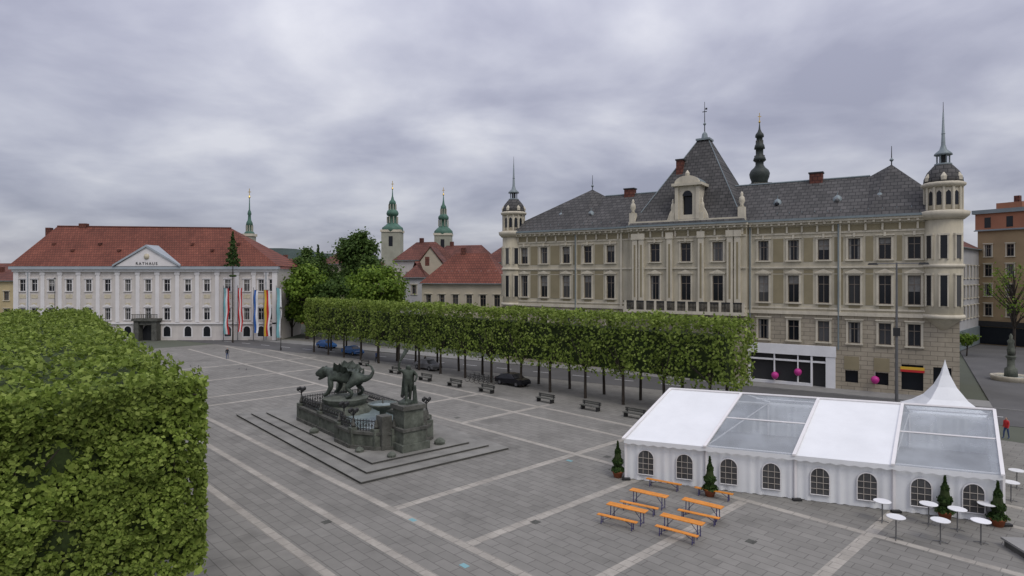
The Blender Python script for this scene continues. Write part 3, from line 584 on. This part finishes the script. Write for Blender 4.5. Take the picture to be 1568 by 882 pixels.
# ------------------------------------------------------------ fountain
fo=Vector((-9.4,38.7)); fa=Vector((-.649,.761))
f=Bld('dragon_fountain',fo,fa,{'steps':'step','risers':'stepedge','basin_wall':'fstone','coping':'darkstone','water':'water','railing':'dark','pedestal':'fstone','bowl':'fstone'})
for k in range(3):
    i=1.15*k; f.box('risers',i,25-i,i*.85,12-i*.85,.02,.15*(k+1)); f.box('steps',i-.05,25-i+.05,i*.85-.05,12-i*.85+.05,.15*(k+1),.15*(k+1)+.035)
zf=.485
ring=[(17.6,3.2),(13.4,3.2),(9.2,3.2),(8.9,2.7),(6.6,2.7),(5.0,3.7),(4.4,4.8),(4.4,7.0),(5.0,8.1),(6.6,9.0),(8.9,9.0),(9.2,8.6),(17.6,8.6)]
m_=len(ring)
f.poly('water',[(a,n,1.35) for a,n in ring])
for i in range(m_):
    p=Vector(ring[i]);q=Vector(ring[(i+1)%m_]); d=(q-p).normalized(); nn=Vector((-d.y,d.x))*.25
    def seg(part,z0,z1,t):
        nn_=nn*t; c=[(p+nn_-d*.05),(q+nn_+d*.05),(q-nn_+d*.05),(p-nn_-d*.05)]; f.hexa(part,[(v.x,v.y,z0) for v in c],[(v.x,v.y,z1) for v in c])
    seg('coping',zf-.02,zf+.25,1.7); seg('basin_wall',zf+.25,1.55,1.); seg('coping',1.55,1.75,1.4)
    f.box('basin_wall',p.x-.3,p.x+.3,p.y-.3,p.y+.3,zf,1.95); f.lathe('coping',p.x,p.y,[(.1,1.95),(.2,2.1),(.12,2.3),(.05,2.6)],8)
    ln=(q-p).length; k=max(2,int(ln/.22))
    for j in range(k):
        v=p+d*(ln*(j+.5)/k); f.tube('railing',(v.x,v.y,1.75),(v.x,v.y,2.6),.03,.022,4)
        if j%2==0:
            f.lathe('railing',v.x,v.y,[(.02,2.05),(.10,2.15),(.02,2.28)],6)
            for t in range(8): a_=t*math.pi/4; b2=(t+1)*math.pi/4; f.tube('railing',(v.x+d.x*.2*math.cos(a_),v.y+d.y*.2*math.cos(a_),2.2+.2*math.sin(a_)),(v.x+d.x*.2*math.cos(b2),v.y+d.y*.2*math.cos(b2),2.2+.2*math.sin(b2)),.018,None,3)
    f.tube('railing',(p.x,p.y,2.48),(q.x,q.y,2.48),.04); f.tube('railing',(p.x,p.y,1.9),(q.x,q.y,1.9),.035)
for (a,n) in (ring[0],ring[2],ring[4],ring[9],ring[11],ring[12]):
    f.tube('railing',(a,n,2.),(a,n,3.3),.05)
    for t in range(4): c,s=math.cos(t*1.57),math.sin(t*1.57); f.tube('railing',(a,n,2.8),(a+.3*c,n+.3*s,3.05),.03); f.lathe('railing',a+.3*c,n+.3*s,[(.03,3.),(.12,3.1),(.12,3.25),(.03,3.35)],6)
f.box('pedestal',18.4,19.6,7,8.2,zf,1.6); f.lathe('pedestal',19,7.6,[(.5,1.6),(.45,1.9),(.6,2.3),(.5,3.0),(.25,3.3),(.22,4.0),(.08,4.6),(.02,5.)],8)
f.lathe('pedestal',14.6,5.9,[(2.3,1.2),(2.1,1.7),(1.7,2.0),(1.9,2.3),(2.0,2.55)],10,smooth=False)
f.lathe('bowl',8.6,6.2,[(.5,1.2),(.25,1.6),(.25,2.3),(.6,2.45),(1.15,2.8),(1.2,2.95),(1.0,2.9),(.2,2.7)],16); f.lathe('water',8.6,6.2,[(1.05,2.86),(1.05,2.93)],16)
f.tube('coping',(8.6,6.2,2.9),(8.6,6.2,3.3),.08,.03)
hs,hn=3.9,5.7
f.box('pedestal',hs-1.15,hs+1.15,hn-1.15,hn+1.15,zf,1.0); f.box('pedestal',hs-.95,hs+.95,hn-.95,hn+.95,1.0,1.9);f.box('coping',hs-1.05,hs+1.05,hn-1.05,hn+1.05,1.9,2.1); f.box('pedestal',hs-.8,hs+.8,hn-.8,hn+.8,2.1,3.4); f.box('coping',hs-.95,hs+.95,hn-.95,hn+.95,3.4,3.7)
f.box('coping',4.3,5.2,hn-1.9,hn-1.1,zf,2.9); f.box('coping',4.3,5.2,hn+1.1,hn+1.9,zf,2.9)
for a,n,r in ((12.5,2.2,.35),(5.2,2.5,.3),(3.2,8,.4),(2.6,3.6,.3)): f.lathe('pedestal',a,n,[(r,zf),(r*1.1,zf+r*.5),(r*.6,zf+r),(.05,zf+r*1.2)],7)
fe=f.finish()
hp=fo+f.ex*hs+f.en*hn
st=person('hercules_figure',hp.x,hp.y,3.7,2.95,math.radians(200),('bronze',)*4,armup=True,stride=.17,bulk=1.3); adopt(st,fe)
wg2=Bld('x',(hp.x,hp.y),(1,0))
wg2.tube('bronze',(-.62,.10,6.75),(-.15,-.25,7.6),.07,.17,7)
wg2.hexa('bronze',[(-.42,-.25,6.0),(.42,-.25,6.0),(.42,-.38,6.0),(-.42,-.38,6.0)],[(-.6,-.35,4.2),(.35,-.3,4.6),(.35,-.42,4.6),(-.6,-.5,4.2)])
wg2.lathe('bronze',-.15,0,[(.6,3.7),(.55,3.85),(.3,4.0)],8); wg2.tube('bronze',(.5,-.1,3.7),(.45,-.1,5.0),.2,.12,7)
wg2.child('bronze','club_and_lion_skin',fe)
KS=.87
dc_=Vector((-14.5,54.0)); dh=Vector((-.95,.30)).normalized(); dn=Vector((dh.y,-dh.x))
def ZD(z): return 2.58+(z-2.65)*.90
sp=[(-2.0,.5,5.75,.05),(-2.55,.6,5.55,.09),(-2.9,.45,5.1,.14),(-2.75,.2,4.6,.22),(-2.1,0,4.4,.42),(-1.2,0,4.5,.62),(-.2,0,4.62,.70),(.8,0,4.75,.66),(1.6,0,4.85,.54),(2.15,0,4.9,.47),(2.6,0,4.85,.45),(3.1,0,4.68,.34),(3.45,0,4.58,.22)]
V=[];E=[];R_=[]
def dv(d,w,z,r):
    p=dc_+dh*d*KS+dn*w*KS; V.append((p.x,p.y,ZD(z))); R_.append(r*.92); return len(V)-1
ids=[dv(*t) for t in sp]; E+=list(zip(ids,ids[1:]))
for w in (-1,1):
    prev=7
    for t in ((1.3,.75*w,4.3,.34),(1.05,.9*w,3.6,.26),(1.45,.95*w,2.95,.19),(1.9,1.0*w,2.75,.16)): i=dv(*t); E.append((prev,i)); prev=i
    prev=5
    for t in ((-1.3,.8*w,4.2,.42),(-.8,1.0*w,3.55,.29),(-1.45,1.0*w,3.2,.17),(-1.15,1.05*w,2.78,.17),(-.7,1.05*w,2.72,.14)): i=dv(*t); E.append((prev,i)); prev=i
i=dv(3.15,0,4.1,.11); j=dv(2.65,0,4.35,.2); E+=[(10,j),(j,i)]
for w in (-1,1): i=dv(2.35,.35*w,5.45,.07); E.append((10,i))
dr=skinmesh('dragon_body',V,E,R_,lambda c:0,['bronze'],2,root=6); adopt(dr,fe)
wg=Bld('wings',dc_,dh)
def dq(p): return (p[0]*KS,p[1]*KS,ZD(p[2]))
for w in (-1,1):
    tips=[(.7,.9*w,5.95),(-.1,1.15*w,5.95),(-.8,1.2*w,5.65),(-1.4,1.0*w,5.2)]; base=[(1.0,.5*w,5.2),(.5,.6*w,5.05),(-.1,.6*w,4.95),(-.7,.55*w,4.8)]
    for k in range(3): wg.poly('bronze',[dq(p) for p in (base[k],tips[k],((tips[k][0]+tips[k+1][0])/2,tips[k][1],(tips[k][2]+tips[k+1][2])/2-.2),tips[k+1],base[k+1])])
    for k in range(4): wg.tube('bronze',dq(base[k]),dq(tips[k]),.11,.05,5)
for i in range(9): d=-2+i*.42; wg.hexa('bronze',[dq(p) for p in ((d-.14,-.04,4.9),(d+.14,-.04,4.9),(d+.14,.04,4.9),(d-.14,.04,4.9))],[dq(p) for p in ((d-.12,-.01,5.42),(d-.05,-.01,5.42),(d-.05,.01,5.42),(d-.12,.01,5.42))])
wg.child('bronze','dragon_wings',fe)
# ------------------------------------------------------------ marquee
O=Vector((7.3,39.8)); E4=Vector((18.4,-7.3))/4; RV=Vector((4.5,6.35)); HE=2.62; HR=4.6
mq=Bld('event_marquee',(0,0),(1,0),{'tarpaulin':'tent','clear_roof':'clear','frame':'rtrim','window_panes':'pane','muntins':'muntin','floor':'kerb','weights':'dark'})
def mp(i,j,z): p=O+E4*i+RV*j; return (p.x,p.y,z)
outn=Vector((E4.y,-E4.x)).normalized(); outn=outn if outn.y<0 else -outn
for i in range(4):
    clear=i in (1,3)
    for (j0,z0,j1,z1) in ((-.03,HE,1,HR),(1,HR,2.03,HE)):
        n=10; pts=[];fc=[]
        for a in range(n+1):
            for c in range(9):
                ff=a/n; gg=c/8; sag=-.12*math.sin(math.pi*ff)*math.sin(math.pi*gg)*(0.3 if clear else 1)+.015*math.sin(ff*19+gg*3)*math.sin(math.pi*gg)
                pts.append(mp(i+ff,j0+(j1-j0)*gg,z0+(z1-z0)*gg+sag))
        for a in range(n):
            for c in range(8): k=a*9+c; fc.append((k,k+1,k+10,k+9))
        mq.add('clear_roof' if clear else 'tarpaulin',pts,fc,raw=True,smooth=True)
    for j in (-.04,2.04):
        K=16; pts=[];fc=[]
        for k in range(K+1):
            lo_=HE-.22-.08*abs(math.sin(math.pi*k/2)); pts+=[mp(i+k/K,j,lo_),mp(i+k/K,j,HE+.02)]
        mq.add('tarpaulin',pts,[(2*k,2*k+2,2*k+3,2*k+1) for k in range(K)],raw=True)
for i in range(5):
    for (j0,z0,j1,z1) in ((-.05,HE+.05,1,HR+.05),(1,HR+.05,2.05,HE+.05)):
        a=Vector(mp(i,j0,z0));c=Vector(mp(i,j1,z1)); t=Vector((E4.x,E4.y,0)).normalized()*.09; u_=Vector((0,0,.05))
        mq.hexa('frame',[tuple(a-t-u_),tuple(a+t-u_),tuple(a+t+u_),tuple(a-t+u_)],[tuple(c-t-u_),tuple(c+t-u_),tuple(c+t+u_),tuple(c-t+u_)],raw=True)
    for j in (0,2):
        p=O+E4*i+RV*j
        if j==0: p=p+outn*.06
        mq.hexa('frame',[(p.x-.07,p.y-.07,0),(p.x+.07,p.y-.07,0),(p.x+.07,p.y+.07,0),(p.x-.07,p.y+.07,0)],[(p.x-.07,p.y-.07,HE),(p.x+.07,p.y-.07,HE),(p.x+.07,p.y+.07,HE),(p.x-.07,p.y+.07,HE)],raw=True)
        if j==0: mq.hexa('weights',[(p.x-.25,p.y-.35,0.03),(p.x+.25,p.y-.35,.03),(p.x+.25,p.y-.1,.03),(p.x-.25,p.y-.1,.03)],[(p.x-.25,p.y-.35,.15),(p.x+.25,p.y-.35,.15),(p.x+.25,p.y-.1,.15),(p.x-.25,p.y-.1,.15)],raw=True)
def bar(p,q,r,part='frame'): mq.tube(part,(p[0],-p[1],p[2]),(q[0],-q[1],q[2]),r)
for i in (1,3):
    for j,z in ((.5,(HE+HR)/2),(1.5,(HE+HR)/2)): bar(mp(i,j,z+.02),mp(i+1,j,z+.02),.06)
for i in range(4): bar(mp(i,1,HR+.04),mp(i+1,1,HR+.04),.09); bar(mp(i,.03,HE-.05),mp(i+1,.03,HE-.05),.05)
for i in range(5): bar(mp(i,.0,HE),mp(i,2,HE),.04)
def wavy(p0,p1,base_n,h0,h1,fold=.06,k=9):
    n=72; pts=[];fc=[]; p0=Vector(p0);p1=Vector(p1); ph=random.uniform(0,6)
    for a in range(n+1):
        f_=a/n; o=fold*math.sin(f_*k*2*math.pi+ph)*(.5+.5*math.sin(f_*17+ph))
        for z,w in ((h0,1.),((h0+h1)/2,.8),(h1,.3)):
            p=p0.lerp(p1,f_)+base_n*o*w; pts.append((p.x,p.y,z))
    for a in range(n):
        for c in range(2): q_=a*3+c; fc.append((q_,q_+3,q_+4,q_+1))
    mq.add('tarpaulin',pts,fc,raw=True,smooth=True)
ed=E4.normalized()
for i in range(4):
    wavy(O+E4*i,O+E4*(i+1),outn,.04,HE-.2); wavy(O+E4*i+RV*2,O+E4*(i+1)+RV*2,-outn,.04,HE-.2)
    for fr in (.26,.74):
        c=O+E4*(i+fr)+outn*.085; w=.50; z0=.45; z1=2.0; rr=w
        arc=[(-w,z0),(w,z0)]+[(w*math.cos(t),z1-rr+rr*math.sin(t)) for t in [math.pi*k/12 for k in range(13)]]
        def ap(x,z,o=0): p=c+ed*x+outn*o; return (p.x,p.y,z)
        mq.add('window_panes',[ap(x,z) for x,z in arc],[tuple(range(len(arc)))],raw=True)
        for k in range(len(arc)):
            a=ap(*arc[k],.02);b_=ap(*arc[(k+1)%len(arc)],.02); bar(a,b_,.03,'frame')
        for x in (-.17,.17): bar(ap(x,z0,.02),ap(x,z1-.1,.02),.018,'muntins')
        for z in (.8,1.15,1.5): bar(ap(-w,z,.02),ap(w,z,.02),.018,'muntins')
for i,sg in ((0,-1),(4,1)):
    wavy(O+E4*i,O+E4*i+RV*2,ed*sg,.04,HE,k=20)
    mq.add('tarpaulin',[mp(i,0,HE),mp(i,2,HE),mp(i,1,HR)],[(0,1,2)],raw=True)
mq.add('floor',[mp(0,0,.06),mp(4,0,.06),mp(4,2,.06),mp(0,2,.06)],[(0,1,2,3)],raw=True)
mq.finish(loc=(O.x,O.y,0))
pg=Bld('pagoda_tent',(XA(1447,48.6),48.6),E4,{'tarpaulin':'tent','frame':'rtrim'})
pr_=[(0,6.5),(.08,6.1),(.28,5.3),(.65,4.4),(1.25,3.5),(1.95,2.9),(2.55,2.55)]; pts=[];fc=[]
for k,(r,z) in enumerate(pr_):
    for i in range(16):
        t=2*math.pi*i/16; sq=1/max(abs(math.cos(t)),abs(math.sin(t))); rr=r*(sq*.9+.1); pts.append((rr*math.cos(t),rr*math.sin(t),z))
for k in range(6):
    for i in range(16): fc.append((k*16+i,k*16+(i+1)%16,(k+1)*16+(i+1)%16,(k+1)*16+i))
pg.add('tarpaulin',pts,fc)
for sx in (-1,1):
    for sy in (-1,1): pg.box('frame',sx*2.5-.05,sx*2.5+.05,sy*2.5-.05,sy*2.5+.05,.02,2.55)
for a,b_,c,d in ((-2.5,2.5,2.49,2.52),(-2.5,2.5,-2.52,-2.49),(-2.52,-2.49,-2.5,2.5),(2.49,2.52,-2.5,2.5)): pg.box('tarpaulin',a,b_,c,d,.05 if c==-2.52 else 2.2,2.56)
pg.finish()
# ------------------------------------------------------------ beer garden sets
def bench(u0,v0,u1,v1,tab):
    z=.78 if tab else .48; w=.5 if tab else .26
    p=Vector(G(u0,v0,z)); q_=Vector(G(u1,v1,z)); m=(p+q_)/2; d=(q_-p).normalized(); l=2.2
    t=Bld('beer_table' if tab else 'beer_bench',m-d*l/2,d,{'top':'orange','legs':'tleg'})
    t.box('top',0,l,-w/2,w/2,z-.035,z)
    for a in (.25,l-.25):
        for n in (-w*.42,w*.42): t.tube('legs',(a,n*.9,z-.04),(a,n*1.1,.03),.025)
        t.tube('legs',(a,-w*.45,.12),(a,w*.45,.12),.018); t.tube('legs',(a,-w*.4,z-.06),(a,w*.4,z-.06),.018); t.tube('legs',(a,0,.2),(a+(.45 if a<1 else -.45),0,z-.05),.016)
    t.finish()
for r in [(985,731,1049,743,0),(960,747,1029,762,1),(948,766,1010,779,0),(924,768,998,785,1),(915,786,976,800,0),
          (1062,745,1125,757,0),(1043,762,1110,778,1),(1040,780,1100,793,0),(1010,786,1081,803,1),(1005,804,1068,821,0)]:
    bench(*r)
for u,v in ((1351,767),(1372,791),(1422,771),(1440,796),(1466,779),(1502,797),(1511,771),(1548,738),(1557,720)):
    x,y=G(u,v,1.12); t=Bld('bistro_table',(x,y),(1,0),{'top':'white','stem':'steel'}); t.lathe('top',0,0,[(.40,1.08),(.42,1.10),(.42,1.12),(.40,1.13)],24,smooth=False); t.tube('stem',(0,0,.04),(0,0,1.08),.03)
    for k in range(4): t.tube('stem',(0,0,.1),(.3*math.cos(k*1.57+.6),.3*math.sin(k*1.57+.6),.04),.018)
    t.finish()
# ------------------------------------------------------------ street furniture
def park_bench(u,v):
    x,y=G(u,v); t=Bld('park_bench',(x,y),R1-R0,{'seat':'darkstone','legs':'dark','backrest':'darkstone'})
    for n in (0,.17,.34): t.box('seat',-1.1,1.1,n-.07,n+.07,.42,.48)
    for z in (.62,.80): t.box('backrest',-1.1,1.1,-.16,-.11,z-.07,z+.07)
    for s in (-.9,.9): t.box('legs',s-.06,s+.06,-.08,.38,.02,.42); t.box('legs',s-.06,s+.06,-.17,-.1,.02,.85)
    t.finish()
for u,v in ((558,560),(606,572),(652,583),(697,592),(746,601),(836,616),(905,628),(972,640)): park_bench(u,v)
x,y=G(1373,628); t=Bld('street_lamp',(x,y),EX,{'pole':'steel','arms':'steel','heads':'dark'})
zt=ZA(402,y); t.tube('pole',(0,0,0),(0,0,zt),.16,.08,10); t.lathe('pole',0,0,[(.28,0),(.28,.6),(.18,.8)],10); t.tube('arms',(-2,0,zt-.1),(2.2,0,zt-.1),.05)
for a in (-2,2.2): t.hexa('heads',[(a-.45,-.16,zt-.22),(a+.45,-.16,zt-.22),(a+.45,.16,zt-.22),(a-.45,.16,zt-.22)],[(a-.35,-.1,zt-.02),(a+.35,-.1,zt-.02),(a+.35,.1,zt-.02),(a-.35,.1,zt-.02)])
t.box('heads',-.3,.3,-.2,.2,7.2,8.0) ; t.finish()
for u,v,vt in ((430,537,470),(84,523,425)):
    x,y=G(u,v); t=Bld('street_lamp',(x,y),(1,0),{'pole':'dark','lantern':'dark','glass':'lampglass'}); z=ZA(vt,y); t.tube('pole',(0,0,0),(0,0,z-.7),.07,.05,8); t.lathe('pole',0,0,[(.14,0),(.14,.5),(.08,.7)],8); t.lathe('glass',0,0,[(.14,z-.7),(.22,z-.25)],6); t.lathe('lantern',0,0,[(.28,z-.25),(.1,z-.05),(.02,z+.05)],6); t.finish()
def banner(u,vt,vb,cols,w):
    y=123.5; x=XA(u,y); t=Bld('flag_banner',(x,y),(1,0),{'pole':'steel'}); zt=ZA(vt,y); z0=ZA(vb,y)
    t.tube('pole',(0,0,0),(0,0,zt+.5),.09,.05,7); t.tube('pole',(0,0,zt),(w,0,zt),.04)
    n=len(cols)
    for i,c in enumerate(cols):
        t.mats['stripe_%d'%i]=c; pts=[];K=12
        for k in range(K+1):
            z=zt+(z0-zt)*k/K
            for j in (0,1): s=.1+(w-.1)*(i+j)/n; pts.append((s*(1-.12*math.sin(k*.6+u)),.16*math.sin(k*1.1+s*2+u),z))
        t.add('stripe_%d'%i,pts,[(2*k,2*k+1,2*k+3,2*k+2) for k in range(K)],smooth=True)
    t.finish()
banner(342,441,512,('teal','white','red'),1.1); banner(364,441,508,('red','white','red'),.9); banner(388,444,510,('blue','white'),.9); banner(404,444,515,('yellow','red','white'),1.3); banner(423,441,517,('teal','teal','white'),1.0)
def car(x,y,ex,paint,name='parked_car'):
    c=Bld(name,(x,y),ex,{'body':paint,'windows':'glass','tyres':'tyre','hubs':'steel','lights':'red'})
    prof=[(-2.15,.35),(-2.2,.75),(-2.05,.95),(-1.75,1.0),(-1.25,1.38),(-.3,1.48),(.5,1.42),(1.15,.98),(1.9,.85),(2.15,.65),(2.15,.35)]
    c.hexa('body',[(s,-(.66 if z>1.02 else .86),z) for s,z in prof],[(s,(.66 if z>1.02 else .86),z) for s,z in prof])
    for sg in (-1,1):
        c.poly('windows',[(-1.55,sg*.80,1.03),(.95,sg*.80,1.03),(.42,sg*.675,1.38),(-.3,sg*.675,1.43),(-1.15,sg*.675,1.34)])
        for s in (-1.35,1.35):
            K=14; a=[(s+.33*math.cos(2*math.pi*k/K),sg*.70,.36+.33*math.sin(2*math.pi*k/K)) for k in range(K)]; b_=[(p[0],sg*.89,p[2]) for p in a]; c.hexa('tyres',a,b_)
            a=[(s+.18*math.cos(2*math.pi*k/K),sg*.892,.36+.18*math.sin(2*math.pi*k/K)) for k in range(K)]; c.hexa('hubs',a,[(p[0],sg*.9,p[2]) for p in a])
    c.poly('windows',[(1.12,-.7,1.02),(1.12,.7,1.02),(.54,.6,1.41),(.54,-.6,1.41)]); c.poly('windows',[(-1.8,-.7,1.02),(-1.8,.7,1.02),(-1.28,.6,1.37),(-1.28,-.6,1.37)])
    for n in (-.7,.7): c.box('lights',-2.22,-2.15,n-.12,n+.12,.7,.85)
    c.finish()
rdir=(R1-R0).normalized()
for u,v,p in ((785,590,'car'),(500,533,'carb'),(655,566,'steel'),(540,543,'carb')): x,y=G(u,v); car(x,y,rdir,p)
def bike(x,y,ex):
    c=Bld('bicycle',(x,y),ex,{'wheels':'tyre','frame':'dark'})
    for s in (-.55,.55):
        for k in range(16): a=2*math.pi*k/16;b_=2*math.pi*(k+1)/16; c.tube('wheels',(s+.34*math.cos(a),0,.38+.34*math.sin(a)),(s+.34*math.cos(b_),0,.38+.34*math.sin(b_)),.022,None,4)
    for p,q_ in (((-.55,0,.38),(-.1,0,.38)),((-.1,0,.38),(-.2,0,.9)),((-.2,0,.85),(.42,0,.85)),((-.1,0,.38),(.42,0,.85)),((.42,0,1.05),(.55,0,.38)),((-.55,0,.38),(-.2,0,.85)),((.42,-.25,1.05),(.42,.25,1.05)),((-.3,0,.95),(-.08,0,.95))): c.tube('frame',p,q_,.022,None,4)
    c.finish()
for i in range(5): x,y=G(722+i*7,584+i*1.4); bike(x,y,(.9,.5))
x,y=G(1548,584); t=Bld('stone_column_fountain',(x,y),(1,0),{'basin':'trim','column':'fstone','water':'water'})
t.lathe('basin',0,0,[(2.0,0),(2.05,.5),(2.15,.75),(1.9,.75),(1.85,.5)],12); t.lathe('water',0,0,[(1.85,.5),(1.85,.6)],12); t.lathe('column',0,0,[(.7,.5),(.65,1.6),(.4,1.8),(.38,2.8),(.55,3.0),(.5,3.2)],10); t.lathe('column',0,0,[(.35,3.2),(.42,3.9),(.3,4.6),(.38,5.0),(.15,5.3),(.2,5.6),(.05,5.9)],10); t.finish()
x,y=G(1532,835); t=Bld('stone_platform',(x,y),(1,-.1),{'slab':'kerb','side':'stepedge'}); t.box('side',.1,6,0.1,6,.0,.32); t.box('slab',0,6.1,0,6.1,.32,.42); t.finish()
x,y=G(348,550); person('walking_person',x,y,.03,1.78,math.radians(200))
x,y=G(651,563); person('pedestrian',x,y,.03,1.75,math.radians(60),('cloth','skin','hair','cloth'))
x,y=G(1541,672); person('pedestrian',x,y,.03,1.75,math.radians(100),('red','skin','hair','cloth2'))
x,y=G(576,555); person('pedestrian',x,y,.03,1.7,math.radians(-60),('cloth2','skin','hair','cloth'))
def pigeon(u,v):
    x,y=G(u,v); o=skinmesh('pigeon',[(0,0,.16),(0,.1,.2),(0,.14,.28),(0,.19,.27),(0,-.12,.15),(0,-.22,.13),(.03,.02,.03),(-.03,.02,.03)],[(0,1),(1,2),(2,3),(0,4),(4,5),(0,6),(0,7)],[.07,.05,.03,.01,.04,.02,.008,.008],lambda c:0,['steel'],1); o.location=(x,y,.02); o.rotation_euler=(0,0,random.uniform(0,6))
for u,v in ((366,566),(377,567),(292,562),(304,562)): pigeon(u,v)
# ------------------------------------------------------------ world, sun, camera
w=bpy.data.worlds.new('World'); scene.world=w; w.use_nodes=True; nt=w.node_tree; bg=nt.nodes['Background']; out=nt.nodes['World Output']
sky=nt.nodes.new('ShaderNodeTexSky'); sky.sky_type='NISHITA'; sky.sun_disc=False; sky.sun_elevation=math.radians(50); sky.sun_rotation=math.radians(150)
nt.links.new(sky.outputs[0],bg.inputs[0]); bg.inputs[1].default_value=.012
tc=nt.nodes.new('ShaderNodeTexCoord'); sx=nt.nodes.new('ShaderNodeSeparateXYZ'); nt.links.new(tc.outputs['Generated'],sx.inputs[0])
def mth(op,a,b_=None):
    n=nt.nodes.new('ShaderNodeMath'); n.operation=op
    for i,v in enumerate((a,b_)):
        if v is None: continue
        if hasattr(v,'links'): nt.links.new(v,n.inputs[i])
        else: n.inputs[i].default_value=v
    return n.outputs[0]
z=mth('MAXIMUM',sx.outputs[2],0.); zd=mth('ADD',z,.22)
cx=mth('DIVIDE',sx.outputs[0],zd); cy=mth('DIVIDE',sx.outputs[1],zd); cb=nt.nodes.new('ShaderNodeCombineXYZ'); nt.links.new(cx,cb.inputs[0]); nt.links.new(cy,cb.inputs[1]); cb.inputs[2].default_value=5.1
def nz(scale,detail,dist,rough=.5):
    n1=nt.nodes.new('ShaderNodeTexNoise'); n1.inputs['Scale'].default_value=scale; n1.inputs['Detail'].default_value=detail; n1.inputs['Roughness'].default_value=rough; n1.inputs['Distortion'].default_value=dist; nt.links.new(cb.outputs[0],n1.inputs['Vector']); return n1.outputs[0]
comb=mth('ADD',mth('MULTIPLY',nz(1.7,6,.2,.5),.7),mth('MULTIPLY',nz(.5,3,.2),.3))
cr=ramp(nt,comb,[(.38,(.33,.335,.425)),(.46,(.415,.42,.51)),(.54,(.52,.525,.605)),(.64,(.68,.68,.735))])
el=mth('ADD',mth('MULTIPLY',z,.85),.74); el=mth('ADD',el,mth('MULTIPLY',mth('MULTIPLY',z,z),.75))
bg2=nt.nodes.new('ShaderNodeBackground'); nt.links.new(cr,bg2.inputs[0]); nt.links.new(el,bg2.inputs[1])
ad=nt.nodes.new('ShaderNodeAddShader'); nt.links.new(bg.outputs[0],ad.inputs[0]); nt.links.new(bg2.outputs[0],ad.inputs[1]); nt.links.new(ad.outputs[0],out.inputs[0])
sl=bpy.data.lights.new('sun','SUN'); sl.energy=1.1; sl.angle=math.radians(25); sl.color=(1,.94,.83); so=bpy.data.objects.new('sun',sl); so.rotation_euler=(math.radians(40),0,math.radians(30)); scene.collection.objects.link(so)
cam=bpy.data.cameras.new('camera'); co=bpy.data.objects.new('camera',cam); scene.collection.objects.link(co); co.location=(0,0,CH); co.rotation_euler=(math.pi/2,0,0)
cam.sensor_width=36; cam.sensor_fit='HORIZONTAL'; cam.lens=36*F/1568; cam.shift_y=-18/1568; cam.clip_start=.2; cam.clip_end=9000; scene.camera=co
scene.view_settings.view_transform='Standard'; scene.view_settings.look='None'; scene.view_settings.exposure=0
